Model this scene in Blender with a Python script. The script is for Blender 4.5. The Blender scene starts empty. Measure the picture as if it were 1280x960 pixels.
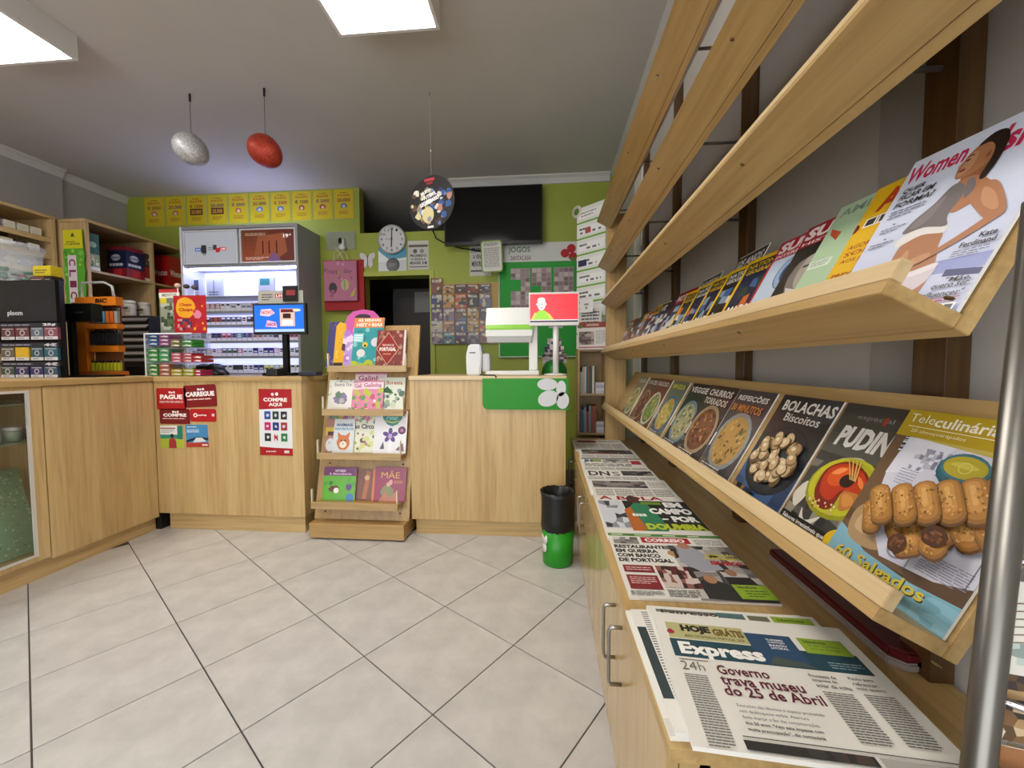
import bpy, bmesh, math, random
from mathutils import Vector, Matrix
R = random.Random(7)
sc = bpy.context.scene
COL = sc.collection
# ------------------------------------------------------------------ camera
CH = 1.10; FPX = 500.69; YAW = 0.08622; PITCH = 0.04856; ROLL = -0.00402
def _axes():
    f = Vector((-math.sin(YAW)*math.cos(PITCH), math.cos(YAW)*math.cos(PITCH), -math.sin(PITCH)))
    r = Vector((math.cos(YAW), math.sin(YAW), 0)); u = r.cross(f)
    return r*math.cos(ROLL)+u*math.sin(ROLL), -r*math.sin(ROLL)+u*math.cos(ROLL), f
CR, CU, CF = _axes()
cd = bpy.data.cameras.new('camera'); cam = bpy.data.objects.new('camera', cd); COL.objects.link(cam)
cd.sensor_width = 36; cd.lens = FPX/1280*36; cd.clip_start = 0.02; cd.clip_end = 60
m = Matrix((CR, CU, -CF)).transposed().to_4x4(); m.translation = (0, 0, CH); cam.matrix_world = m
sc.camera = cam
# ------------------------------------------------------------------ world, exposure
w = bpy.data.worlds.new('world'); sc.world = w; w.use_nodes = True
w.node_tree.nodes['Background'].inputs[0].default_value = (0.97, 0.985, 1.0, 1)
w.node_tree.nodes['Background'].inputs[1].default_value = 3.3
sc.view_settings.view_transform = 'Standard'; sc.view_settings.look = 'None'
sc.view_settings.exposure = 0.2; sc.view_settings.gamma = 1.0; sc.view_settings.use_curve_mapping = False
LAMP = 15.0      # strength of the ceiling panels
sc.cycles.max_bounces = 8; sc.cycles.diffuse_bounces = 4; sc.cycles.glossy_bounces = 4
sc.cycles.transparent_max_bounces = 12; sc.cycles.sample_clamp_indirect = 6.0
sc.cycles.caustics_reflective = False; sc.cycles.caustics_refractive = False

# a pixel of the 1280x960 frame -> the point of a given real plane it shows
def ray(x, y): return CF + CR*((x-640)/FPX) - CU*((y-480)/FPX)
def onY(x, y, Y): d = ray(x, y); return Vector((0, 0, CH)) + d*(Y/d.y)
def onX(x, y, X): d = ray(x, y); return Vector((0, 0, CH)) + d*(X/d.x)
def onZ(x, y, z): d = ray(x, y); return Vector((0, 0, CH)) + d*((z-CH)/d.z)
def rY(x0, y0, x1, y1, Y):      # -> X0, X1, Z0, Z1 of a pixel rectangle on the plane y = Y
    ym, xm = (y0+y1)/2, (x0+x1)/2
    return onY(x0, ym, Y).x, onY(x1, ym, Y).x, onY(xm, y1, Y).z, onY(xm, y0, Y).z

# ------------------------------------------------------------------ materials
def lin(c):
    if isinstance(c, str):
        c = c.lstrip('#'); c = tuple(int(c[i:i+2], 16)/255 for i in (0, 2, 4))
    return tuple((v/12.92 if v <= .04045 else ((v+.055)/1.055)**2.4) for v in c[:3])
_M = {}
def P(col, rough=.5, metal=0.0, emit=0.0, trans=0.0, alpha=1.0, coat=0.0, spec=.5, ior=1.45):
    k = (col, rough, metal, emit, trans, alpha, coat, spec)
    if k in _M: return _M[k]
    mt = bpy.data.materials.new('mat_%d' % len(_M)); mt.use_nodes = True
    b = mt.node_tree.nodes['Principled BSDF']; c = (*lin(col), 1)
    b.inputs['Base Color'].default_value = c; b.inputs['Roughness'].default_value = rough
    b.inputs['Metallic'].default_value = metal; b.inputs['Specular IOR Level'].default_value = spec
    b.inputs['Coat Weight'].default_value = coat; b.inputs['IOR'].default_value = ior
    if emit: b.inputs['Emission Color'].default_value = c; b.inputs['Emission Strength'].default_value = emit
    if trans: b.inputs['Transmission Weight'].default_value = trans
    if alpha < 1: b.inputs['Alpha'].default_value = alpha
    _M[k] = mt; return mt
def nodes(name, rough=.5, spec=.5):
    mt = bpy.data.materials.new(name); mt.use_nodes = True; nt = mt.node_tree
    b = nt.nodes['Principled BSDF']; b.inputs['Roughness'].default_value = rough; b.inputs['Specular IOR Level'].default_value = spec
    return mt, nt, b
def ramp(nt, stops):
    r = nt.nodes.new('ShaderNodeValToRGB'); e = r.color_ramp.elements
    while len(e) < len(stops): e.new(.5)
    for q, (p, c) in zip(e, stops): q.position = p; q.color = (*lin(c), 1)
    return r
def tex(nt, scale, noise=4.0, detail=4, rough=.55, coord='Object', dist=0.0):
    tc = nt.nodes.new('ShaderNodeTexCoord'); mp = nt.nodes.new('ShaderNodeMapping'); mp.inputs['Scale'].default_value = scale
    n = nt.nodes.new('ShaderNodeTexNoise'); n.inputs['Scale'].default_value = noise; n.inputs['Detail'].default_value = detail
    n.inputs['Roughness'].default_value = rough; n.inputs['Distortion'].default_value = dist
    nt.links.new(tc.outputs[coord], mp.inputs[0]); nt.links.new(mp.outputs[0], n.inputs[0])
    return n
_W = {}
def WOOD(axis='y', tone='beech', rough=.38):
    k = (axis, tone, rough)
    if k in _W: return _W[k]
    st = {'beech': ('#a48c62', '#bda274', '#cab287'), 'rack': ('#a48859', '#b99b65', '#c7ab78'), 'counter': ('#b09565', '#c8ab78', '#d4bb8a'),
          'cabinet': ('#b39969', '#c8ad7c', '#d4bc8e'), 'dark': ('#3a2712', '#4e3518', '#664722'), 'stand': ('#9a7d50', '#b3935f', '#bf9f6c'), 'pale': ('#c2aa7e', '#d4be94', '#decba4')}[tone]
    mt, nt, b = nodes('wood_%s_%s' % (tone, axis), rough)
    s = {'x': (1.2, 26, 26), 'y': (26, 1.2, 26), 'z': (26, 26, 1.2)}[axis]
    n = tex(nt, s, 2.2, 5, .6, dist=.3); r = ramp(nt, [(.25, st[0]), (.5, st[1]), (.78, st[2])])
    n2 = tex(nt, tuple(v*.16 for v in s), 1.5, 2); mx = nt.nodes.new('ShaderNodeMix'); mx.data_type = 'RGBA'; mx.blend_type = 'MULTIPLY'
    r2 = ramp(nt, [(.3, '#e6ddd0'), (.7, '#ffffff')]); mx.inputs[0].default_value = .8
    nt.links.new(n.outputs[0], r.inputs[0]); nt.links.new(n2.outputs[0], r2.inputs[0])
    nt.links.new(r.outputs[0], mx.inputs[6]); nt.links.new(r2.outputs[0], mx.inputs[7]); nt.links.new(mx.outputs[2], b.inputs['Base Color'])
    bp = nt.nodes.new('ShaderNodeBump'); bp.inputs['Strength'].default_value = .06; bp.inputs['Distance'].default_value = .002
    nt.links.new(n.outputs[0], bp.inputs['Height']); nt.links.new(bp.outputs[0], b.inputs['Normal'])
    _W[k] = mt; return mt
def MOTTLE(name, c0, c1, scale=3, rough=.6, bump=0.0, spec=.5, detail=6):
    mt, nt, b = nodes(name, rough, spec); n = tex(nt, (1, 1, 1), scale, detail, .6); r = ramp(nt, [(.3, c0), (.7, c1)])
    nt.links.new(n.outputs[0], r.inputs[0]); nt.links.new(r.outputs[0], b.inputs['Base Color'])
    if bump:
        bp = nt.nodes.new('ShaderNodeBump'); bp.inputs['Strength'].default_value = bump; bp.inputs['Distance'].default_value = .004
        nt.links.new(n.outputs[0], bp.inputs['Height']); nt.links.new(bp.outputs[0], b.inputs['Normal'])
    return mt
def COLMAT(name, rough, emit=0.0, coat=0.0):
    mt, nt, b = nodes(name, rough); a = nt.nodes.new('ShaderNodeVertexColor'); a.layer_name = 'Col'
    b.inputs['Coat Weight'].default_value = coat; b.inputs['Coat Roughness'].default_value = .15
    nt.links.new(a.outputs[0], b.inputs['Base Color'])
    if emit: nt.links.new(a.outputs[0], b.inputs['Emission Color']); b.inputs['Emission Strength'].default_value = emit
    return mt
PAPER = COLMAT('printed_paper', .65); GLOSS = COLMAT('printed_gloss', .32, coat=.25); SCREEN = COLMAT('screen_image', .25, .5); BACKLIT = COLMAT('backlit_print', .4, .35)
NEWS = P('#e4e2dc', .8); PAGES = P('#e6e4de', .7); WHITEP = P('#e9e9e6', .35); BLACK = P('#09090a', .5, spec=.25); CHROME = P('#c9c9c9', .22, 1.0); STEEL = P('#9b9b98', .33, 1.0)
GLASS = P('#dfeee8', .03, trans=1.0, alpha=.25); ACRYL = P('#f2f6f8', .05, trans=1.0, alpha=.22)

# ------------------------------------------------------------------ objects
def thing(name, label, cat, loc=(0, 0, 0), group=None, mat=None):
    o = bpy.data.objects.new(name, None); COL.objects.link(o); o.empty_display_size = .05
    if mat is not None: o.matrix_world = mat
    else: o.location = loc
    return tag(o, label, cat, group)
def tag(o, label, cat, group=None):
    o['label'] = label; o['category'] = cat
    if group: o['group'] = group
    return o
def link(name, me, mat, parent=None, kind=None):
    o = bpy.data.objects.new(name, me); COL.objects.link(o)
    if mat is not None:
        if len(me.materials) == 0: me.materials.append(mat)
    if parent is not None: o.parent = parent
    if kind: o['kind'] = kind
    return o
def copy(root, name=None):
    c = root.copy(); COL.objects.link(c)
    for ch in root.children:
        d = ch.copy(); COL.objects.link(d); d.parent = c
        for g in ch.children:
            e = g.copy(); COL.objects.link(e); e.parent = d
    return c
class MB:
    def __init__(s): s.bm = bmesh.new()
    def box(s, x0, x1, y0, y1, z0, z1, bev=0.0, mtx=None):
        b = bmesh.new(); bmesh.ops.create_cube(b, size=1)
        bmesh.ops.scale(b, vec=(abs(x1-x0), abs(y1-y0), abs(z1-z0)), verts=b.verts)
        bmesh.ops.translate(b, vec=((x0+x1)/2, (y0+y1)/2, (z0+z1)/2), verts=b.verts)
        if bev: bmesh.ops.bevel(b, geom=b.edges[:], offset=bev, segments=2, affect='EDGES', profile=.6)
        return s._add(b, mtx)
    def _add(s, b, mtx=None, smooth=False):
        if mtx is not None: bmesh.ops.transform(b, matrix=mtx, verts=b.verts)
        if smooth:
            for f in b.faces: f.smooth = True
        me = bpy.data.meshes.new('tmp'); b.to_mesh(me); b.free(); s.bm.from_mesh(me); bpy.data.meshes.remove(me); return s
    def prism(s, pts, a0, a1, axis='y', bev=0.0, mtx=None):
        # pts in the two other axes (x,z) for axis y, (y,z) for x, (x,y) for z
        b = bmesh.new()
        def v(p, a): return {'y': (p[0], a, p[1]), 'x': (a, p[0], p[1]), 'z': (p[0], p[1], a)}[axis]
        lo = [b.verts.new(v(p, a0)) for p in pts]; hi = [b.verts.new(v(p, a1)) for p in pts]; n = len(pts)
        b.faces.new(lo); b.faces.new(hi[::-1])
        for i in range(n): b.faces.new((lo[i], hi[i], hi[(i+1) % n], lo[(i+1) % n]))
        bmesh.ops.recalc_face_normals(b, faces=b.faces)
        if bev: bmesh.ops.bevel(b, geom=b.edges[:], offset=bev, segments=2, affect='EDGES')
        return s._add(b, mtx)
    def lathe(s, prof, c=(0, 0, 0), n=24, axis='z', mtx=None):
        b = bmesh.new(); rings = []
        for r, h in prof:
            if r < 1e-6: rings.append([b.verts.new((0, 0, h))])
            else: rings.append([b.verts.new((r*math.cos(2*math.pi*k/n), r*math.sin(2*math.pi*k/n), h)) for k in range(n)])
        for A, B in zip(rings, rings[1:]):
            for k in range(n):
                k2 = (k+1) % n
                if len(A) == 1 and len(B) == 1: continue
                if len(A) == 1: b.faces.new((A[0], B[k], B[k2]))
                elif len(B) == 1: b.faces.new((A[k], A[k2], B[0]))
                else: b.faces.new((A[k], A[k2], B[k2], B[k]))
        for e in (rings[0], rings[-1]):
            if len(e) > 1: b.faces.new(e)
        bmesh.ops.recalc_face_normals(b, faces=b.faces)
        q = Matrix.Translation(c)
        if axis == 'x': q = q @ Matrix.Rotation(math.pi/2, 4, 'Y')
        if axis == 'y': q = q @ Matrix.Rotation(-math.pi/2, 4, 'X')
        if mtx is not None: q = mtx @ q
        return s._add(b, q, True)
    def tube(s, path, r, n=10, closed=False):
        b = bmesh.new(); path = [Vector(p) for p in path]; rings = []; N = len(path); up = None
        for i, p in enumerate(path):
            if closed: t = path[(i+1) % N]-path[i-1]
            else: t = path[min(i+1, N-1)]-path[max(i-1, 0)]
            t.normalize()
            if up is None: up = t.orthogonal().normalized()
            up = (up - t*up.dot(t)).normalized(); sd = t.cross(up)
            rr = r[i] if isinstance(r, (list, tuple)) else r
            rings.append([b.verts.new(p + (up*math.cos(2*math.pi*k/n) + sd*math.sin(2*math.pi*k/n))*rr) for k in range(n)])
        prs = list(zip(rings, rings[1:])) + ([(rings[-1], rings[0])] if closed else [])
        for A, B in prs:
            for k in range(n): b.faces.new((A[k], A[(k+1) % n], B[(k+1) % n], B[k]))
        if not closed: b.faces.new(rings[0][::-1]); b.faces.new(rings[-1])
        bmesh.ops.recalc_face_normals(b, faces=b.faces)
        return s._add(b, None, True)
    def ball(s, c, r, sx=1, sy=1, sz=1, seg=20, mtx=None):
        b = bmesh.new(); bmesh.ops.create_uvsphere(b, u_segments=seg, v_segments=max(6, seg//2), radius=r)
        q = Matrix.Translation(c) @ (mtx or Matrix.Identity(4)) @ Matrix.Diagonal((sx, sy, sz, 1))
        return s._add(b, q, True)
    def build(s, name, mat, parent=None, local=False, kind=None):
        me = bpy.data.meshes.new(name)
        if parent is not None and not local: bmesh.ops.translate(s.bm, vec=-parent.location, verts=s.bm.verts)
        org = None
        if parent is None and not local:
            vs = s.bm.verts; xs = [v.co.x for v in vs]; ys = [v.co.y for v in vs]; zs = [v.co.z for v in vs]
            org = Vector(((min(xs)+max(xs))/2, (min(ys)+max(ys))/2, min(zs))); bmesh.ops.translate(s.bm, vec=-org, verts=s.bm.verts)
        s.bm.to_mesh(me); s.bm.free(); o = link(name, me, mat, parent, kind)
        if org is not None: o.location = org
        return o
def bx(name, d, mat, parent=None, bev=0.0, kind=None): return MB().box(*d, bev=bev).build(name, mat, parent, kind=kind)
def struct(o): o['kind'] = 'structure'; return o

# ------------------------------------------------------------------ flat print: coloured polygons in thin layers
_T = {}
def glyphs(s, bold):
    k = (s, bold)
    if k not in _T:
        cu = bpy.data.curves.new('t', 'FONT'); cu.body = s; cu.resolution_u = 2; cu.offset = bold; cu.fill_mode = 'FRONT'
        o = bpy.data.objects.new('t', cu); me = bpy.data.meshes.new_from_object(o)
        vs = [(v.co.x, v.co.y) for v in me.vertices]; fs = [tuple(p.vertices) for p in me.polygons]
        bpy.data.objects.remove(o); bpy.data.curves.remove(cu); bpy.data.meshes.remove(me)
        if vs:
            x0 = min(v[0] for v in vs); x1 = max(v[0] for v in vs); y0 = min(v[1] for v in vs); y1 = max(v[1] for v in vs)
            vs = [((a-x0)/max(x1-x0, 1e-6), (b-y0)/max(y1-y0, 1e-6)) for a, b in vs]
        _T[k] = (vs, fs)
    return _T[k]
def clip(poly):
    for ax, sg, lim in ((0, 1, 0), (0, -1, -1), (1, 1, 0), (1, -1, -1)):
        out = []
        for i, p in enumerate(poly):
            q = poly[i-1]; a = p[ax]*sg-lim; b = q[ax]*sg-lim
            if (a >= 0) != (b >= 0):
                t = b/(b-a); out.append(tuple(q[k]+(p[k]-q[k])*t for k in (0, 1)))
            if a >= 0: out.append(p)
        poly = out
        if len(poly) < 3: return []
    return poly
class Pr:
    EPS = 6e-5
    def __init__(s, w, h, bg=None, bend=None, noclip=False):
        s.w, s.h, s.V, s.F, s.C, s.n, s.bend, s.nc = w, h, [], [], [], 0, bend, noclip
        if bg: s.rect(0, 0, 1, 1, bg, cuts=12 if bend else 1)
    def poly(s, pts, col, up=True):
        if up: s.n += 1
        pts = pts if s.nc else clip(list(pts))
        if len(pts) < 3: return s
        i = len(s.V); z = s.n*s.EPS
        s.V += [(u*s.w, v*s.h, z+(s.bend(u, v) if s.bend else 0)) for u, v in pts]; s.F.append(tuple(range(i, len(s.V)))); s.C.append(lin(col) if isinstance(col, str) else col)
        return s
    def rect(s, u0, v0, u1, v1, col, cuts=1):
        s.n += 1
        if s.bend: cuts = max(cuts, int(max(u1-u0, v1-v0)*12)+1)
        for a in range(cuts):
            for b in range(cuts if s.bend else 1):
                c2 = cuts if s.bend else 1
                ua, ub = u0+(u1-u0)*a/cuts, u0+(u1-u0)*(a+1)/cuts; va, vb = v0+(v1-v0)*b/c2, v0+(v1-v0)*(b+1)/c2
                s.poly([(ua, va), (ub, va), (ub, vb), (ua, vb)], col, False)
        return s
    def grad(s, u0, v0, u1, v1, c0, c1, n=8):   # vertical printed tint, bottom c0 to top c1
        s.n += 1; a, b = lin(c0), lin(c1)
        for k in range(n):
            t = (k+.5)/n; s.poly([(u0, v0+(v1-v0)*k/n), (u1, v0+(v1-v0)*k/n), (u1, v0+(v1-v0)*(k+1)/n), (u0, v0+(v1-v0)*(k+1)/n)], tuple(a[j]*(1-t)+b[j]*t for j in range(3)), False)
        return s
    def ell(s, cu, cv, ru, col, rv=None, n=20, rot=0.0, jit=0.0, seed=0):
        rv = ru*s.w/s.h if rv is None else rv; rr = random.Random(seed); pts = []
        for k in range(n):
            a = 2*math.pi*k/n; q = 1+jit*rr.uniform(-1, 1); x, y = ru*s.w*math.cos(a)*q, rv*s.h*math.sin(a)*q
            pts.append((cu+(x*math.cos(rot)-y*math.sin(rot))/s.w, cv+(x*math.sin(rot)+y*math.cos(rot))/s.h))
        return s.poly(pts, col)
    def curve(s, pts, col, k=4):     # smooth closed outline through the points
        n = len(pts); out = []
        for i in range(n):
            a, b, c, d = pts[i-1], pts[i], pts[(i+1) % n], pts[(i+2) % n]
            for j in range(k):
                t = j/k; out.append(tuple(.5*(2*b[q]+(c[q]-a[q])*t+(2*a[q]-5*b[q]+4*c[q]-d[q])*t*t+(3*b[q]-a[q]-3*c[q]+d[q])*t**3) for q in (0, 1)))
        return s.poly(out, col)
    def caps(s, u, v, r, L, rot, col, n=5):      # rounded bar, r and L as shares of the width
        pts = []
        for sg in (1, -1):
            for i in range(n+1): a = math.pi*i/n; x, y = sg*r*math.cos(a), sg*(L+r*.75*math.sin(a)); pts.append((u+x*math.cos(rot)-y*math.sin(rot), v+(x*math.sin(rot)+y*math.cos(rot))*s.w/s.h))
        return s.poly(pts, col)
    def ring(s, cu, cv, r0, r1, col, n=24):
        s.n += 1; k = s.w/s.h
        for i in range(n):
            a, b = 2*math.pi*i/n, 2*math.pi*(i+1)/n
            s.poly([(cu+r*math.cos(t), cv+r*k*math.sin(t)) for r, t in ((r0, a), (r1, a), (r1, b), (r0, b))], col, False)
        return s
    def text(s, t, u0, v0, u1, v1, col, bold=.02, shear=0.0, rot=0.0):
        vs, fs = glyphs(t, bold); s.n += 1
        W, H = (u1-u0), (v1-v0); cu, cv = (u0+u1)/2, (v0+v1)/2
        def tr(p):
            u, v = u0+p[0]*W+(p[1]-.5)*shear*H*s.h/s.w, v0+p[1]*H
            if rot:
                x, y = (u-cu)*s.w, (v-cv)*s.h; u, v = cu+(x*math.cos(rot)-y*math.sin(rot))/s.w, cv+(x*math.sin(rot)+y*math.cos(rot))/s.h
            return u, v
        q = [tr(p) for p in vs]
        for f in fs: s.poly([q[i] for i in f], col, False)
        return s
    def lines(s, u0, v0, u1, v1, n, col, fill=.5, seed=1, gap=.12):   # body copy too small to read
        s.n += 1; rr = random.Random(seed); st = (v1-v0)/n
        for k in range(n):
            u = u0; end = u1-(rr.uniform(0, .35)*(u1-u0) if k == n-1 else rr.uniform(0, .04)*(u1-u0))
            while u < end-1e-4:
                L = min(end-u, rr.uniform(.1, .28)*(u1-u0)); vb = v1-(k+1)*st+st*(1-fill)/2
                s.poly([(u, vb), (u+L, vb), (u+L, vb+st*fill), (u, vb+st*fill)], col, False); u += L+gap*.25*(u1-u0)
        return s
    def mosaic(s, u0, v0, u1, v1, nx, ny, cols, seed=1, p=1.0):
        s.n += 1; rr = random.Random(seed)
        g = [[(u0+(u1-u0)*(i+(rr.uniform(-.3, .3) if 0 < i < nx else 0))/nx, v0+(v1-v0)*(j+(rr.uniform(-.3, .3) if 0 < j < ny else 0))/ny) for i in range(nx+1)] for j in range(ny+1)]
        for j in range(ny):
            for i in range(nx):
                if rr.random() <= p: s.poly([g[j][i], g[j][i+1], g[j+1][i+1], g[j+1][i]], rr.choice(cols), False)
        return s
    def build(s, name, mat, parent=None, mtx=None):
        me = bpy.data.meshes.new(name); me.from_pydata(s.V, [], s.F)
        a = me.color_attributes.new('Col', 'FLOAT_COLOR', 'CORNER'); buf = []
        for f, c in zip(s.F, s.C): buf += [*c, 1.0]*len(f)
        a.data.foreach_set('color', buf); me.materials.append(mat)
        if mtx is not None: me.transform(mtx)
        return link(name, me, None, parent)
def frame3(o, x, y):      # matrix with local x, y axes along x, y and z = x cross y
    x = Vector(x).normalized(); y = Vector(y); y = (y-x*x.dot(y)).normalized(); z = x.cross(y)
    q = Matrix((x, y, z)).transposed().to_4x4(); q.translation = o; return q
# ================================================================== the setting
H = 3.0; XR = 0.69; XL = -4.70; YB = 4.17; YBL = 4.23
TILE = MOTTLE('floor_tile', '#b0aeaa', '#c8c6c2', 7, .3); GROUT = P('#4a4846', .8)
WALLP = MOTTLE('wall_paint', '#aba8a3', '#b6b3ae', 2, .7); GREEN = MOTTLE('green_paint', '#9aa63c', '#a4b046', 2, .55); CEIL = MOTTLE('ceiling_paint', '#c2bfbb', '#cac7c3', 1.2, .75)
WALLW = P('#d4d2ce', .6)
floor = struct(MB().box(-4.85, .8, -2.6, 6.3, -.06, -.004).build('floor', GROUT))
ta = .97008; ts = .4016; O = Vector((-1.5774, 1.5331, 0)); d1 = Vector((math.cos(ta), math.sin(ta), 0)); d2 = Vector((math.sin(ta), -math.cos(ta), 0))
tm = None
for i in range(-12, 12):
    for j in range(-12, 12):
        c = O + d1*ts*(i+.5) + d2*ts*(j+.5)
        if not (-2.85 < c.x < .42 and -1.0 < c.y < 2.75): continue
        if tm is None:
            g = ts-.0045; b = MB().box(-g/2, g/2, -g/2, g/2, -.009, 0, bev=.0012); t = b.build('tile', TILE, floor, local=True); tm = t.data
        else: t = link('tile', tm, None, floor)
        t.location = c - floor.location; t.rotation_euler = (0, 0, ta)
struct(bx('ceiling', (-4.85, .8, -2.6, 6.3, H, H+.1), CEIL))
struct(bx('wall_right', (XR, XR+.1, -2.6, YB+.1, 0, H), WALLP))
struct(MB().box(XL-.15, XL, -2.6, 3.6, 0, H).box(XL-.15, XL-.035, 3.6, YBL+.1, 0, H).build('wall_left', WALLP))
xj = onY(446, 260, YB).x; xd0 = onY(455, 400, YB).x; xd1 = onY(538, 400, YB).x; zd = onY(495, 345, YB).z; xu = onY(562, 260, YB).x; zu = onY(500, 290, YB).z
struct(bx('wall_back', (XL-.15, xj, YBL, YBL+.1, 0, H), GREEN))
struct(MB().box(xj, xd0, YB, YB+.16, 0, zu).box(xd0, xd1, YB, YB+.16, zd, zu).box(xd1, xu, YB, YB+.16, 0, zu).box(xu, XR+.1, YB, YB+.16, 0, H).build('wall_back_right', GREEN))
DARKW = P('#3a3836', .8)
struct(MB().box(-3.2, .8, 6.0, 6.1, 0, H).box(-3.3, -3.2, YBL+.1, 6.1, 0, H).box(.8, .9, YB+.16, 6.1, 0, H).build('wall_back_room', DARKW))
struct(MB().box(-4.85, -3.9, -2.6, -2.5, 0, H).box(.3, .8, -2.6, -2.5, 0, H).box(-3.9, .3, -2.6, -2.5, 2.5, H).build('wall_front', WALLP))
# cornices and trims
def cornice(name, a0, a1, axis, at, sg, s=.06):
    pr = [(at, H), (at+sg*s, H), (at+sg*s, H-.012), (at+sg*s*.55, H-.03), (at+sg*.018, H-.055), (at+sg*.012, H-.075), (at, H-.075)]
    struct(MB().prism(pr, a0, a1, axis).build(name, WALLW))
cornice('trim_1', -2.5, YB, 'y', XR, -1); cornice('trim_2', xu, XR-.061, 'x', YB, -1); cornice('trim_3', -2.5, 3.6, 'y', XL, 1); cornice('trim_4', 3.6, YBL, 'y', XL-.035, 1, .04)
FR = P('#aab54a', .45)
struct(MB().box(xd0-.045, xd0, YB-.015, YB, 0, zd).box(xd1, xd1+.05, YB-.015, YB, 0, zd).box(xd0-.045, xd1+.05, YB-.015, YB, zd, zd+.05).build('trim_5', FR))
# darker grey band, a thin sheet on the wall, and white strip behind the rack
ya, yb = onX(1150, 470, XR).y, onX(1090, 470, XR).y
struct(bx('trim_6', (XR-.004, XR, ya, yb, .56, 2.9), P('#9a9894', .6)))
struct(bx('trim_7', (XR-.02, XR, 2.98, 3.2, .56, 2.9), P('#dcdad6', .5)))
# half open dark door in the back room doorway
d = thing('door', 'dark brown door standing ajar inside the black doorway', 'door', (xd1-.02, YB+.2, 0)); d['kind'] = 'structure'; d.name = 'door_1'
MB().box(xd1-.60, xd1-.02, YB+.5, YB+.54, 0.01, 2.0).build('door_panel', P('#1d1411', .5), d)
bx('door_window', (xd1-.33, xd1-.06, YB+.485, YB+.5, 1.72, 1.96), P('#6b6a68', .3), d)

# ceiling light panels (two in view, a third one added)
def lamp(x0, x1, y0, y1, label):
    t = thing('ceiling_light', label, 'ceiling light', ((x0+x1)/2, (y0+y1)/2, 2.86), 'square ceiling light panels')
    s = .018; b = MB()
    for q in ((x0, x0+s, y0, y1), (x1-s, x1, y0, y1), (x0+s, x1-s, y0, y0+s), (x0+s, x1-s, y1-s, y1)): b.box(*q, 2.86, H-.001)
    b.build('frame', P('#dedede', .5), t)
    bx('diffuser', (x0+s, x1-s, y0+s, y1-s, 2.90, 2.91), P('#fff8f0', .5, emit=LAMP), t)
l1 = onZ(425, 47, 2.86); l2 = onZ(551, 40, 2.86); l3 = onZ(98, 76, 2.86)
lamp(l1.x, l2.x, l1.y-1.2, l1.y, 'surface mounted light panel on the ceiling above the shop floor')
lamp(l3.x-.6, l3.x, l3.y-1.2, l3.y, 'surface mounted light panel cut off by the top corner over the left counter')
lamp(l1.x, l2.x, -1.6, -.4, 'added unseen ceiling light panel behind the viewer near the shop entrance')  # unseen panel, added to light the shop from behind the camera
# ================================================================== low cabinet under the rack
ZT = .555; CX = .178; CY0 = .56; CY1 = 2.98
c = thing('cabinet', 'long low wooden cabinet under the magazine rack carrying newspapers', 'cabinet', (.43, 1.7, 0))
bx('body', (CX+.02, XR-.005, CY0+.03, CY1, .06, ZT-.022), WOOD('z', 'cabinet', .25), c)
bx('plinth', (CX+.035, XR-.005, CY0+.05, CY1, .0, .06), WOOD('y', 'cabinet'), c)
bx('top_board', (CX-.004, XR-.005, CY0, CY1, ZT-.022, ZT), WOOD('y', 'rack'), c, bev=.0015)
ys = [CY0+.03, .985, 1.41, 1.84, 2.25, 2.62, CY1]
for k in range(6):
    dr = bx('door', (CX, CX+.019, ys[k]+.0015, ys[k+1]-.0015, .065, ZT-.026), WOOD('z', 'cabinet', .16), c, bev=.001)
    yh = ys[k+1]-.045 if k % 2 == 0 else ys[k]+.045
    hb = MB(); pth = [(CX, yh, .475), (CX-.026, yh, .475), (CX-.03, yh, .465), (CX-.03, yh, .345), (CX-.026, yh, .335), (CX, yh, .335)]
    hb.tube([Vector(q) for q in pth], .0045, 8); h = hb.build('handle', STEEL, c); h.parent = dr; h.matrix_parent_inverse = dr.matrix_world.inverted()
    h.location = c.location; dr_off = Vector(dr.location); h.matrix_parent_inverse = Matrix.Identity(4); h.location = Vector((0, 0, 0))
MB().lathe([(.008, 0), (.008, .004), (.005, .006), (0, .006)], (.235, CY0+.03, .5), 12, 'y').build('lock', STEEL, c)

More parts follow.
